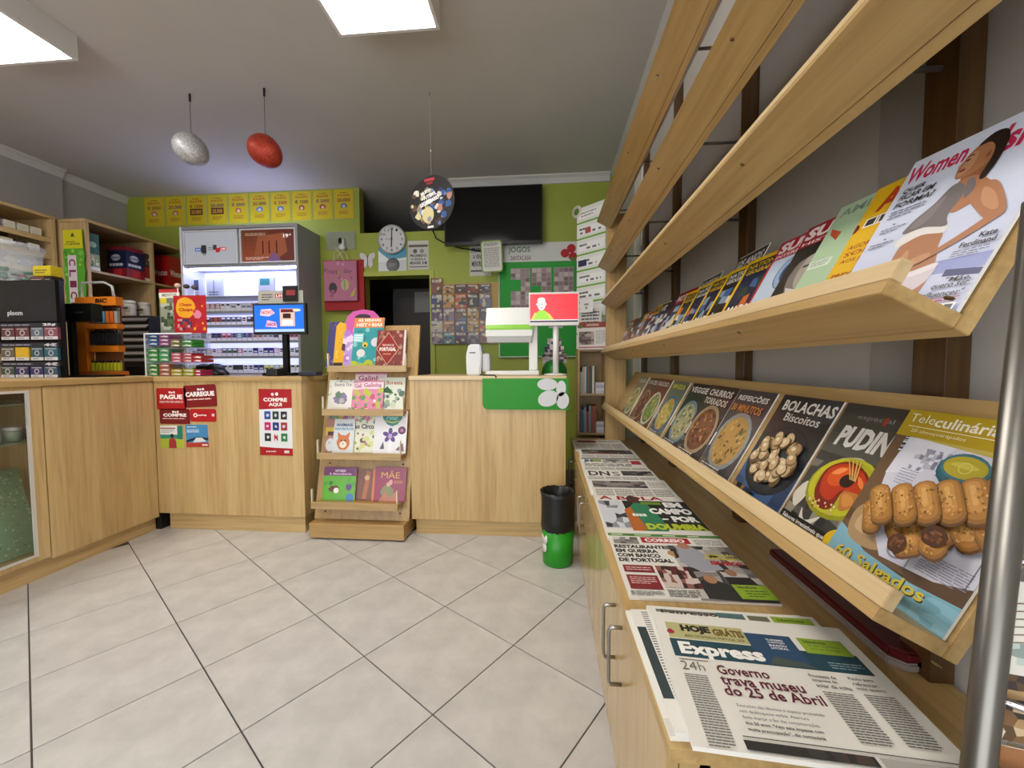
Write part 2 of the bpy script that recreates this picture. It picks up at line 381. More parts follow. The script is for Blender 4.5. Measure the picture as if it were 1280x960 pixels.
# ================================================================== magazine rack
E1 = Vector((.883, 0, -.469)); E2 = Vector((.469, 0, .883)); YN = .50; YF = 2.90
rk = thing('magazine_rack', 'tall wooden magazine rack of five sloping trays along the grey wall', 'magazine rack', (.55, 1.7, ZT))
TR = [(.445, 2.045), (.452, 1.735), (.478, 1.480), (.479, 1.130), (.484, .742)]      # x, z of the outer valley corner of each tray
RW = WOOD('y', 'rack')
def sec(V, a0, a1, b0, b1):    # rectangle in the tray's section axes
    return [(V.x+E1.x*a+E2.x*b, V.z+E1.z*a+E2.z*b) for a, b in ((a0, b0), (a1, b0), (a1, b1), (a0, b1))]
BAT = [(.715, .775, .04), (1.41, 1.47, .03), (2.16, 2.22, .03), (2.82, 2.88, .03)]
SCM = None
for k, (vx, vz) in enumerate(TR):
    yn_ = YN if k > 2 else .12
    V = Vector((vx, 0, vz)); e = bpy.data.objects.new('tray', None); COL.objects.link(e); e.parent = rk; e.location = V + Vector((0, 1.7, 0)) - rk.location
    def sub(name, a0, a1, b0, b1, mat=RW):
        b = MB().prism(sec(V, a0, a1, b0, b1), yn_, YF, 'y', bev=.001); bmesh.ops.translate(b.bm, vec=-(V+Vector((0, 1.7, 0))), verts=b.bm.verts); return b.build(name, mat, e, local=True)
    wide = .108
    sub('bottom_board', -wide, -.019, 0, .018); sub('lip', -wide, -wide+.015, .0185, .046, WOOD('y', 'pale') if k > 1 else RW); sub('back_board', -.018, 0, 0, .335 if k == 4 else .245)
    for y in (.45, .9, 1.45, 1.95, 2.45):
        p = E1*(-wide+.03) + Vector((0, y-1.7, 0)); q = frame3(p, E1, E2)
        if SCM is None: so = MB().lathe([(.0045, 0), (.0045, .0012), (0, .0012)], (0, 0, 0), 8).build('screw', P('#6d5a38', .4, .6), e, local=True); SCM = so.data
        else: so = link('screw', SCM, None, e)
        so.matrix_local = q @ Matrix.Rotation(math.pi/2, 4, 'X')
    for y0, y1, th in BAT:
        y = (y0+y1)/2; pt = V + E2*.12; MB().tube([(XR-th, y, pt.z), (pt.x+.004, y, pt.z)], .005, 8).build('support_rod', P('#7d7872', .4, .6), rk)
for y0, y1, th in BAT: bx('batten', (XR-th, XR-.001, y0, y1, ZT, 2.6), WOOD('z', 'dark'), rk, bev=.002)
bx('end_panel', (.42, .56, YF+.002, YF+.02, ZT, 2.15), WOOD('z', 'rack'), rk)

# generic cover designs ------------------------------------------------
def plate(p, cu, cv, r, rim, food, seed, top=None, bowl=True):
    p.ell(cu, cv, r*1.08, rim, jit=.01); p.ell(cu, cv, r*.92, food[0])
    rr = random.Random(seed)
    for _ in range(46):
        a = rr.uniform(0, 6.28); q = r*.82*math.sqrt(rr.random()); k = p.w/p.h
        p.ell(cu+q*math.cos(a), cv+q*k*math.sin(a), r*rr.uniform(.06, .17), rr.choice(food), rv=r*k*rr.uniform(.03, .1), n=7, rot=rr.uniform(0, 3), jit=.2, seed=rr.random())
    return p
def art_women(p):
    p.grad(0, 0, 1, 1, '#bcc2de', '#d3dcec'); p.rect(.62, .20, 1, .27, '#8e97c8'); p.rect(0, .0, .2, .3, '#c6cbe4'); p.poly([(.79, .215), (1, .195), (1, .165), (.79, .18)], '#3a4170')
    p.text("Women", .02, .845, .44, .955, '#c0254f', .03); p.text("'sHealth", .64, .80, 1.22, .95, '#c0254f', .03)
    sk, lt, sd, top, hair = '#a8724f', '#bd8a66', '#8a573b', '#6f6869', '#221815'
    p.curve([(.40, .0), (.36, .14), (.35, .26), (.335, .395), (.40, .45), (.60, .44), (.64, .36), (.70, .24), (.70, .10), (.66, .0)], sk); p.curve([(.40, .05), (.39, .25), (.42, .38), (.47, .3), (.47, .1)], lt)
    p.curve([(.36, .17), (.37, .28), (.52, .24), (.70, .26), (.70, .17), (.58, .10), (.46, .06)], '#cfc6cb'); p.curve([(.37, .24), (.37, .28), (.52, .24), (.70, .265), (.70, .235), (.54, .21)], '#e0d9dc')
    p.curve([(.31, .41), (.30, .47), (.45, .50), (.61, .47), (.62, .43), (.46, .45)], '#dcd9d6')
    p.curve([(.54, .69), (.51, .76), (.60, .80), (.68, .76), (.67, .66)], sd)
    p.curve([(.50, .705), (.60, .72), (.72, .66), (.78, .60), (.70, .56), (.58, .54)], sk)
    p.curve([(.297, .492), (.33, .56), (.42, .63), (.47, .70), (.53, .705), (.60, .64), (.575, .53), (.61, .465), (.45, .495)], top); p.curve([(.33, .52), (.40, .60), (.48, .66), (.46, .56), (.40, .51)], '#7e7778'); p.curve([(.575, .70), (.61, .705), (.655, .64), (.62, .60)], top)
    p.curve([(.46, .752), (.445, .80), (.452, .83), (.475, .88), (.53, .915), (.61, .90), (.65, .84), (.63, .77), (.56, .735), (.49, .735)], sk); p.curve([(.47, .76), (.465, .82), (.49, .87), (.53, .86), (.54, .79), (.50, .75)], lt); p.curve([(.452, .832), (.437, .812), (.455, .808)], lt)
    p.curve([(.50, .90), (.56, .945), (.64, .93), (.69, .86), (.70, .75), (.675, .68), (.64, .70), (.645, .78), (.625, .85), (.57, .895)], hair)
    p.curve([(.462, .852), (.49, .862), (.515, .853), (.49, .854)], hair); p.curve([(.47, .836), (.495, .84), (.495, .829), (.475, .829)], '#2a1c18'); p.curve([(.462, .783), (.49, .789), (.505, .78), (.48, .773)], '#8a3d3c'); p.curve([(.60, .83), (.615, .84), (.622, .81), (.606, .80)], sd)
    p.curve([(.66, .65), (.76, .645), (.84, .58), (.93, .47), (.92, .43), (.86, .43), (.76, .50), (.68, .57)], sk); p.curve([(.72, .62), (.80, .58), (.88, .49), (.85, .48), (.76, .54)], lt)
    p.curve([(.93, .46), (.90, .42), (.78, .36), (.66, .31), (.60, .29), (.585, .315), (.68, .355), (.80, .42), (.88, .47)], sk)
    p.curve([(.62, .30), (.56, .275), (.50, .285), (.50, .305), (.56, .325), (.62, .325)], lt); p.curve([(.52, .28), (.47, .27), (.47, .282), (.52, .295)], lt); p.curve([(.54, .268), (.49, .252), (.49, .264), (.54, .285)], sk)
    for t, v, e_ in (('QUER', .775, .24), ('FICAR EM', .737, .33), ('FORMA?', .69, .365)): p.text(t, .07, v, e_, v+.034, '#1c1e26', .02, .2)
    p.lines(.07, .62, .34, .675, 3, '#5a5f78', .35, 3); p.rect(.16, .575, .18, .582, '#22242c'); p.lines(.08, .53, .28, .565, 2, '#6a6f88', .35, 4); p.rect(.16, .485, .18, .492, '#22242c'); p.lines(.06, .44, .26, .475, 2, '#6a6f88', .35, 5)
    p.text('SAIBA', .88, .775, 1.0, .80, '#22242c', .02, .2); p.text('chegar', .86, .735, 1.0, .765, '#22242c', .03, .2); p.text('em grande', .88, .695, 1.05, .725, '#7f9a2a', .03, .2)
    p.text('Kate', .88, .345, .97, .37, '#22242c', .03); p.text('Ferdinand', .80, .31, .985, .335, '#22242c', .03); p.lines(.78, .265, .98, .30, 3, '#5a5f78', .35, 6)
    for t, v, u in (('"Mãe,', .14, .84), ('quero ser', .108, .78), ('influencer"', .075, .74)): p.text(t, u, v, .985, v+.026, '#1c1e26', .015, .15)
    p.rect(.74, .062, .985, .066, '#b04468'); p.lines(.76, .045, .98, .06, 1, '#b04468', .5, 3); p.rect(.80, .0, .985, .038, '#f0f0f0'); p.mosaic(.81, .004, .91, .034, 18, 1, ['#222222', '#f0f0f0'], 4); p.rect(.93, .008, .975, .03, '#2a2a2a')
def art_apr(p):
    p.rect(0, 0, 1, 1, '#e0b41c'); p.text('APR', .12, .80, .62, .95, '#b8401c', .04); p.text('P', -.1, .62, .05, .75, '#8a1f18', .04)
    p.rect(.08, .70, .55, .765, '#efece0'); p.mosaic(.1, .71, .42, .757, 22, 1, ['#333333', '#efece0'], 9)
    for t, v in (('AGORA TEM', .55), ('SORTE', .50), ('AOS JOGOS', .445), ('PREVISÕES', .35), ('MAIO TODOS', .31), ('SIGNOS', .275)): p.text(t, .06, v, .5, v+.033, '#a33414' if v != .31 else '#40280c', .015, .1)
    p.ell(.16, .20, .08, '#f4e8b0'); p.poly([(.2, 0), (1, 0), (1, .12), (.5, .10)], '#31508a'); p.lines(.6, .2, .95, .7, 10, '#b5761a', .4, 5)
def art_green(p):
    p.rect(0, 0, 1, 1, '#a9c6a2'); p.text('AMIGOS', .05, .9, .8, .965, '#7f9484', .02); p.poly([(.05, .82), (.22, .76), (.2, .70), (.07, .77)], '#b5502c')
    p.rect(.02, .5, .3, .56, '#d6e2d2'); p.lines(.04, .51, .28, .555, 3, '#55675a', .4, 2); rr = random.Random(4)
    for _ in range(90): p.ell(rr.uniform(0, 1), rr.uniform(0, .3), .014, rr.choice(['#5f8f60', '#3f7050', '#d8e4d0']), n=5)
def art_super(p, red, kind):
    p.rect(0, 0, 1, 1, '#2a2622' if kind else '#b9cadb'); p.rect(0, .80, 1, 1, red); p.text('SUPER', .04, .865, .98, .975, '#f4e9e6', .05, .1)
    p.text('INTERESSANTE' if not kind else 'HISTÓRIA', .05, .815, .95, .852, '#f4e9e6', .02)
    if kind:
        p.ell(.45, .52, .30, '#77706a', rv=.26, jit=.06); p.ell(.42, .55, .16, '#a49b92', rv=.17); p.poly([(.1, .62), (.3, .80), (.75, .80), (.85, .55), (.6, .72), (.3, .68)], '#1b1917')
        p.rect(.30, .58, .40, .60, '#2a2622'); p.rect(.47, .58, .57, .60, '#2a2622'); p.poly([(.2, .42), (.3, .30), (.6, .28), (.72, .46), (.5, .36)], '#c8c2bb'); p.poly([(0, 0), (0, .25), (.4, .12), (1, .2), (1, 0)], '#6d3f25')
    else:
        p.ell(.5, .62, .22, '#31507c', rv=.16); p.ring(.5, .62, .12, .2, '#93aac8'); p.ell(.5, .62, .07, '#1c2940'); p.text('É P', .2, .25, .6, .36, '#16181c', .04, .15); p.text('EDITORIAL', .08, .16, .75, .21, '#16181c', .03, .15); p.rect(0, 0, .045, .8, red); p.rect(.955, 0, 1, .8, red)
    p.lines(.1, .05, .9, .13, 3, '#333333' if not kind else '#d8cfc5', .4, 3)
def art_yellow(p, seed):
    rr = random.Random(seed); dk = rr.choice(['#181a1c', '#14203c', '#23303a', '#2b1a14']); p.rect(0, 0, 1, 1, '#e3bd16'); p.rect(.07, .05, .93, .95, dk)
    p.text('NATIONAL', .12, .87, .88, .93, '#e3bd16' if seed % 2 else '#f0eee6', .02); p.text('GEOGRAPHIC', .12, .80, .88, .855, '#e3bd16' if seed % 2 else '#f0eee6', .02)
    p.mosaic(.1, .08, .9, .72, 5, 6, [dk, '#3a5a8c', '#7a8fa6', '#c7632a', '#23402e', '#d6cdb8', dk], seed, .75)
    p.text(rr.choice(['ÁGUA', 'ROMA', 'MAPA']), .15, .3, .7, .42, '#f2efe8', .03)
def art_pack(p, t):
    p.rect(0, 0, 1, 1, '#17171b'); p.ring(.9, .5, .02, .03, '#8d8d92'); p.rect(.0, .985, 1, 1, '#c8c8c8'); p.text(t, .06, .86, .94, .95, '#e4e2dc', .03); p.mosaic(.1, .1, .9, .7, 5, 6, ['#22304c', '#17171b', '#5b5560', '#8c2a2a'], 3, .6)
def art_misc(p, seed):
    rr = random.Random(seed*31+5); pal = rr.choice([['#2d3b52', '#8fa6b8', '#c8c4bb', '#5a2f2f'], ['#6b2020', '#c8c0b5', '#30302e', '#a0764a'], ['#24413a', '#7fa08a', '#d0cbb8', '#b0892e'], ['#8b8f98', '#c9ccd2', '#3a3f4a', '#b2423a'], ['#3a2a3f', '#9a8aa0', '#cfc4be', '#4f6a8c']])
    p.rect(0, 0, 1, 1, pal[0]); p.mosaic(0, 0, 1, .76, 6, 9, pal, seed, .8); p.rect(0, .8, 1, 1, rr.choice([pal[2], pal[0], '#a32222', '#c6a52a'])); p.text(rr.choice(['CASA', 'AUTO', 'VIDAS', 'MOTOR', 'SAÚDE', 'PESCA']), .06, .84, .9, .95, '#f0eee8' if rr.random() < .6 else '#222222', .03)
    p.lines(.08, .1, .5, .3, 4, '#f0eee8', .35, seed)

_pages = {}
def magazine(mtx, w, h, t, art, label, group, gloss=True, name='magazine', cat='magazine'):
    e = thing(name, label, cat, mat=mtx, group=group); k = (round(w, 3), round(h, 3), round(t, 4))
    if k not in _pages:
        o = MB().box(0, w, 0, h, -t, -.0002).build('pages', PAGES, e, local=True); _pages[k] = o.data
    else: link('pages', _pages[k], None, e)
    p = Pr(w, h); art(p); p.build('cover_print', GLOSS if gloss else PAPER, e)
    return e
# fan along a tray: each nearer magazine lies over the next one further away
def fan(V, items, t=.0045, off=.0):
    base = V - E1*(.0195+off) + E2*.0185; tops = []; out = []
    for yn, w, h, art, label, group in sorted(items, key=lambda q: -q[0]):      # far to near
        zf = 0.0; wp = w
        for (a, b, za, zb) in tops:
            for y in (max(a, yn), min(b, yn+wp)):
                if a-1e-9 <= y <= min(b, yn+wp)+1e-9 and y > yn+.004: zf = max(zf, (za+(zb-za)*(y-a)/(b-a))*wp/(y-yn))
        zf = min(zf, .06); ang = math.atan2(zf, w)
        far = base + Vector((0, yn+w, 0)) - E1*(zf+t); near = base + Vector((0, yn, 0)) - E1*t
        mt = frame3(far, near-far, E2); out.append((mt, w, h, art, label, group)); tops.append((yn, yn+wp, t+.0006, zf+t+.0006))
    for (mt, w, h, art, label, group) in out: magazine(mt, w, h, t, art, label, group)
def planeY(px, py, V):      # y where a pixel's ray meets the tray's magazine plane
    d = ray(px, py); o = Vector((0, 0, CH)); P0 = V - E1*.03; n = -E1; return (o + d*((P0-o).dot(n)/d.dot(n))).y
V4 = Vector((TR[3][0], 0, TR[3][1])); V5 = Vector((TR[4][0], 0, TR[4][1]))
def lipx(x): return (x, 437-.304*(x-755)-2)
G4 = 'magazines in the upper filled tray'; G5 = 'recipe magazines in the lower tray'
def yl4(x, w=.205): return planeY(*lipx(x), V4)-w
it = [(yl4(1077), .205, .285, art_women, 'lifestyle magazine with a woman in a grey crop top on its cover', G4),
      (yl4(1040), .205, .272, art_apr, 'bright yellow magazine with red headline lettering beside the fitness cover', G4),
      (yl4(1000), .205, .275, art_green, 'pale mint green magazine cover with a small orange flag mark', G4),
      (yl4(968), .205, .265, lambda p: art_super(p, '#9c1f30', 1), 'dark magazine with a red title band and bearded portrait', G4),
      (yl4(938), .205, .265, lambda p: art_super(p, '#b3203a', 0), 'red bordered science magazine with a pale blue cover picture', G4)]
xs4 = [905, 884, 866, 851, 838, 827, 818, 810, 803, 797, 791, 786, 781, 777, 773]
tl = ['yellow framed magazine next to the red science magazine', 'second yellow framed magazine along from the red science magazine', 'third yellow framed magazine along from the red science magazine', 'fourth yellow framed magazine along from the red science magazine', 'yellow framed magazine furthest from the viewer in the upper tray']
ol = ['first', 'second', 'third', 'fourth', 'fifth', 'sixth', 'seventh', 'eighth', 'ninth', 'tenth']
for k, x in enumerate(xs4):
    if k < 5: it.append((yl4(x), .205, .255, (lambda s: lambda p: art_yellow(p, s))(k+1), tl[k], G4))
    else: it.append((yl4(x), .205, .25+.012*((k*7) % 3), (lambda s: lambda p: art_misc(p, s))(k), '%s small magazine beyond the yellow framed ones in the upper tray' % ol[k-5], G4))
fan(V4, it, off=.0028)
for (x, t_, hh) in ((848, 'PACK ESPECIAL', .30), (884, '125 ANOS', .315)):
    y = planeY(*lipx(x), V4); far = V4 - E1*.0192 + E2*.0186 + Vector((0, y+.02, 0)); mt = frame3(far-E1*.0027, (0, -1, 0), E2)
    # these two stand behind the fan, against the back board
    magazine(mt, .17, hh, .0025, (lambda s: lambda p: art_pack(p, s))(t_), 'black magazine pack titled %s standing taller behind the yellow framed magazines' % t_.title(), G4)

def art_tele(p):
    p.rect(0, 0, 1, 1, '#6a5238'); p.mosaic(0, 0, 1, .34, 3, 9, ['#5a432c', '#6d5238', '#4e3a26', '#7a5e40'], 2); p.poly([(.0, .24), (.16, .20), (.30, .155), (.687, .133), (1.0, .150), (1, 0), (0, 0)], '#7fb0c2'); p.mosaic(.5, .01, 1, .13, 6, 5, ['#7fb0c2', '#8dbccc', '#74a6b8'], 5)
    p.curve([(.10, .20), (.05, .32), (.12, .40), (.40, .42), (.45, .28), (.40, .20), (.25, .17)], '#a98c64'); p.curve([(.14, .24), (.12, .33), (.2, .37), (.40, .36), (.40, .25)], '#c2a67c')
    p.poly([(.18, .36), (.10, .62), (.12, .85), (.6, 1), (1, 1), (1, .24), (.80, .19), (.416, .173)], '#cfd0de'); p.poly([(.12, .84), (.10, .60), (.35, .66), (.5, .86)], '#dddeea')
    p.mosaic(.24, .66, .48, .79, 8, 6, ['#cfd0de', '#9c9cae', '#b9b9c8', '#83839a'], 3, .6); p.lines(.66, .20, .98, .30, 8, '#8f8fa0', .35, 6); p.lines(.2, .56, .34, .66, 6, '#9a9aac', .35, 8); p.ring(.50, .245, .055, .07, '#8f8fa0'); p.ring(.50, .245, .02, .03, '#8f8fa0'); p.poly([(.605, .175), (.61, .175), (.61, .30), (.605, .30)], '#5a5a66'); p.poly([(.96, .22), (.965, .22), (.965, .65), (.96, .65)], '#5a5a66')
    p.poly([(0, .835), (1, .835), (1, 1), (0, 1)], '#b2981f'); p.poly([(.13, .84), (1, .84), (1, .80), (.45, .825)], '#bfae58')
    p.text('Tele', .04, .925, .235, .975, '#efe8d2', -.005); p.text('culinária', .24, .915, .675, .975, '#efe8d2', .02); p.rect(.06, .897, .68, .901, '#efe6c2'); p.text('20 almoçosrápidos', .10, .86, .5, .885, '#efe6c2', .0); p.text('G', .69, .82, .84, .93, '#a5271d', .0)
    p.mosaic(.095, .74, .125, .835, 1, 24, ['#303038', '#d8d9e4'], 5)
    p.ell(.595, .715, .165, '#26505c', rv=.095); p.ell(.595, .722, .16, '#2f6470', rv=.085); p.ell(.595, .735, .155, '#3f7884', rv=.07); p.ell(.595, .737, .135, '#b5a730', rv=.058); p.curve([(.50, .74), (.58, .765), (.68, .745), (.62, .73)], '#c9bd4a'); p.ring(.60, .735, .035, .042, '#d6cb62')
    def roll(u, v, r, L, rot):
        p.caps(u+.012, v-.012, r, L, rot, '#5f4326'); p.caps(u, v, r, L, rot, '#8f6330'); p.caps(u-.006, v+.006, r*.82, L*.92, rot, '#a87638'); p.caps(u-.016, v+.014, r*.5, L*.8, rot, '#bd8a48'); p.caps(u-.024, v+.02, r*.2, L*.6, rot, '#cfa05c'); rr = random.Random(u*91+v)
        for _ in range(26): x, y = rr.uniform(-r, r)*.8, rr.uniform(-L, L)*1.1; p.ell(u+x*math.cos(rot)-y*math.sin(rot), v+(x*math.sin(rot)+y*math.cos(rot))*p.w/p.h, .008, rr.choice(['#7c5428', '#d0a568', '#9a6c34', '#c4944e']), n=5, jit=.3, seed=_)
    for u, v in ((.43, .335), (.55, .36), (.70, .40), (.84, .44), (.97, .47)): roll(u, v, .075, .05, .9)
    roll(.255, .345, .07, .085, .5)
    for u, v in ((.93, .645), (.815, .597), (.697, .555), (.581, .514), (.463, .466), (.325, .421)): roll(u, v, .078, .10, .62)
    roll(.66, .285, .072, .045, -.9); p.ell(.60, .272, .06, '#4a2c16', rv=.05, jit=.06); p.mosaic(.565, .245, .635, .30, 5, 5, ['#6f4424', '#3f2312', '#80522e', '#5a361c'], 3, .85); roll(.80, .33, .072, .03, 1.4); p.ell(.785, .375, .078, '#4a2c16', rv=.05, jit=.06); p.mosaic(.735, .35, .835, .40, 6, 5, ['#6f4424', '#3f2312', '#80522e', '#5a361c'], 7, .85)
    p.text('60 Salgados', .245, .057, .935, .135, '#3a3420', .02, rot=.03); p.text('60 Salgados', .235, .062, .925, .14, '#cdb83c', .02, rot=.03)
def art_pudin(p):
    p.rect(0, 0, 1, 1, '#3b3a35'); p.grad(0, .62, 1, 1, '#5a5850', '#37352f', 5); p.text('especial', .21, .885, .60, .925, '#8f8f88', -.005); p.rect(.50, .875, .535, .93, '#a5351f'); p.text('PUDIN', .12, .68, .70, .835, '#e6e4de', .05, .12)
    p.mosaic(0, .1, 1, .55, 9, 9, ['#3b3a35', '#6f6a60', '#8f8878', '#2a2926', '#55524a'], 8, .5)
    p.curve([(.0, .26), (.08, .38), (.16, .30), (.10, .18)], '#cfc8b8'); p.curve([(.2, .20), (.3, .13), (.45, .20), (.38, .12), (.26, .09)], '#d8d2c4'); p.curve([(.3, .60), (.5, .64), (.6, .60), (.45, .59)], '#bdb6a8')
    p.ell(.47, .415, .38, '#8f9018', rv=.215, rot=.2); p.ell(.47, .43, .36, '#b9b824', rv=.20, rot=.2); p.ell(.48, .445, .31, '#a8a71f', rv=.165, rot=.2)
    p.curve([(.20, .43), (.24, .53), (.42, .60), (.64, .56), (.76, .46), (.70, .36), (.60, .31), (.52, .40), (.50, .28), (.38, .25), (.24, .32)], '#7a1c08'); p.curve([(.23, .45), (.28, .54), (.44, .585), (.62, .55), (.72, .46), (.62, .42), (.50, .41), (.44, .32), (.30, .34)], '#b5330d'); p.curve([(.28, .47), (.34, .54), (.46, .565), (.58, .54), (.50, .47), (.42, .42), (.32, .42)], '#cf5216'); p.curve([(.30, .49), (.36, .54), (.44, .55), (.38, .50)], '#e88a4a'); p.curve([(.58, .53), (.66, .50), (.68, .46), (.62, .48)], '#e07a3a')
    p.curve([(.52, .40), (.60, .42), (.74, .42), (.68, .33), (.58, .29)], '#b5702f'); p.curve([(.54, .39), (.62, .40), (.68, .36), (.60, .32)], '#c98840'); p.ell(.50, .475, .075, '#2a0d05', rv=.045, rot=.2); rr = random.Random(3)
    for _ in range(26): p.ell(rr.uniform(.2, .55), rr.uniform(.24, .30), .012, rr.choice(['#c8a878', '#8a2a10', '#e0c8a0']), n=6)
    for a in (-.05, 0, .05, .09): p.poly([(.44+a, .62), (.455+a, .62), (.56+a*.4, .49), (.545+a*.4, .49)], '#cfa556')
    p.rect(0, 0, 1, .13, '#1d1d1b'); p.text('Sabores irresistíveis que', .036, .075, .62, .112, '#e4e2dc', .02); p.ell(.72, .11, .10, '#d9b81c', jit=.06)
def art_bolachas(p):
    p.rect(0, 0, 1, 1, '#2c2a2a'); p.mosaic(0, 0, 1, .5, 4, 5, ['#31486e', '#3d5a86', '#263a5c'], 4); p.ell(.85, .9, .26, '#3a3c40', rv=.1); p.text('BOLACHAS', .10, .855, .98, .955, '#e8e6e0', .03); p.text('Biscoitos', .24, .765, .85, .84, '#e4e2dc', .015)
    p.ell(.5, .42, .50, '#1a1b1f', rv=.31); p.ell(.5, .43, .45, '#26272c', rv=.28); rr = random.Random(3)
    for k in range(52):
        a = rr.uniform(0, 6.28); q = math.sqrt(rr.random()); u, v = .5+.36*q*math.cos(a), .43+.2*q*math.sin(a); c = rr.choice(['#b89c72', '#c9b088', '#a88a60'])
        p.ell(u, v, .085, '#6b5234', rv=.05, rot=rr.uniform(0, 3)); p.ell(u-.008, v+.006, .075, c, rv=.043, rot=rr.uniform(0, 3), jit=.05, seed=k); p.ell(u-.02, v+.015, .035, '#ddc9a4', rv=.018, n=10)
    p.mosaic(.1, .02, .5, .12, 5, 2, ['#1b1b1f', '#8a6a3a', '#20304c'], 4)
def art_dish(p, bg, title, tcol, rim, food, seed, t2=None, c2=None):
    p.rect(0, 0, 1, 1, bg); p.mosaic(0, 0, 1, .35, 6, 5, [bg, '#3b3a3c', '#6a5a4c'], seed, .6); plate(p, .5, .42, .42, rim, food, seed); p.text(title, .12, .86, .92, .945, '#e4e2dc' if tcol is None else tcol, .03)
    if t2: p.text(t2, .08, .745, .9, .83, c2 or '#e4e2dc', .03)
    p.rect(.04, .3, .07, .46, '#e8e8e8'); p.lines(.1, .04, .7, .12, 3, '#d8d4cc', .4, seed)
def yl5(x, y, w=.205): return planeY(x, y, V5)-w
it = [(yl5(1134, 521), .205, .285, art_tele, 'recipe magazine with a row of golden croquettes and a yellow title strip', G5),
      (yl5(1054, 507), .205, .285, art_pudin, 'recipe magazine with a caramel pudding on a lime green plate', G5),
      (yl5(976, 496), .205, .285, art_bolachas, 'recipe magazine with round biscuits heaped in a dark bowl', G5),
      (yl5(922, 488), .205, .285, lambda p: art_dish(p, '#4a4446', 'REFEIÇÕES', None, '#8a8f8c', ['#b58c4a', '#8c7a3a', '#c8a860', '#6f5a34'], 3, '30 MINUTOS', '#d08a2a'), 'recipe magazine with an orange thirty minutes title and a noodle bowl', G5),
      (yl5(888, 484), .205, .285, lambda p: art_dish(p, '#3a2c2a', 'CHURROS', None, '#a08a6a', ['#7a4a2c', '#a8683a', '#b08a58', '#5a2f22'], 5, 'TORRADOS', '#d8cfc0'), 'recipe magazine with a brown stew dish and red striped cloth', G5),
      (yl5(864, 481), .205, .285, lambda p: art_dish(p, '#22242a', 'VEGGIE', None, '#6f8794', ['#a8a07a', '#7c8a5a', '#c8c0a0', '#5a6a48'], 6), 'dark recipe magazine titled veggie with a grey blue bowl', G5),
      (yl5(841, 478), .205, .285, lambda p: art_dish(p, '#6d7468', 'MASSA', '#c8cc4a', '#3a6490', ['#c0a860', '#88903c', '#d8c890', '#b07a3a'], 7), 'recipe magazine with pasta in a bright blue rimmed bowl', G5),
      (yl5(824, 475), .205, .285, lambda p: art_dish(p, '#7a3a2c', 'GULOSO', '#e4e2dc', '#c8c4b8', ['#7a8a48', '#b0a468', '#c8b888'], 8), 'recipe magazine with a red title band beyond the pasta cover', G5),
      (yl5(812, 473), .205, .285, lambda p: art_dish(p, '#5a3a34', 'DOCES', '#e4e2dc', '#a87a5c', ['#5a2c20', '#8a4a34', '#c8a48c'], 9), 'brown recipe magazine with a chocolate dish near the end panel', G5),
      (yl5(800, 471), .205, .285, lambda p: art_dish(p, '#8a8468', 'SALADAS', '#e4e2dc', '#d0ccb8', ['#8a9a48', '#c8b868', '#b0562c', '#e0d8b8'], 10), 'pale recipe magazine with a salad plate, last in the lower tray', G5)]
fan(V5, it, t=.004)
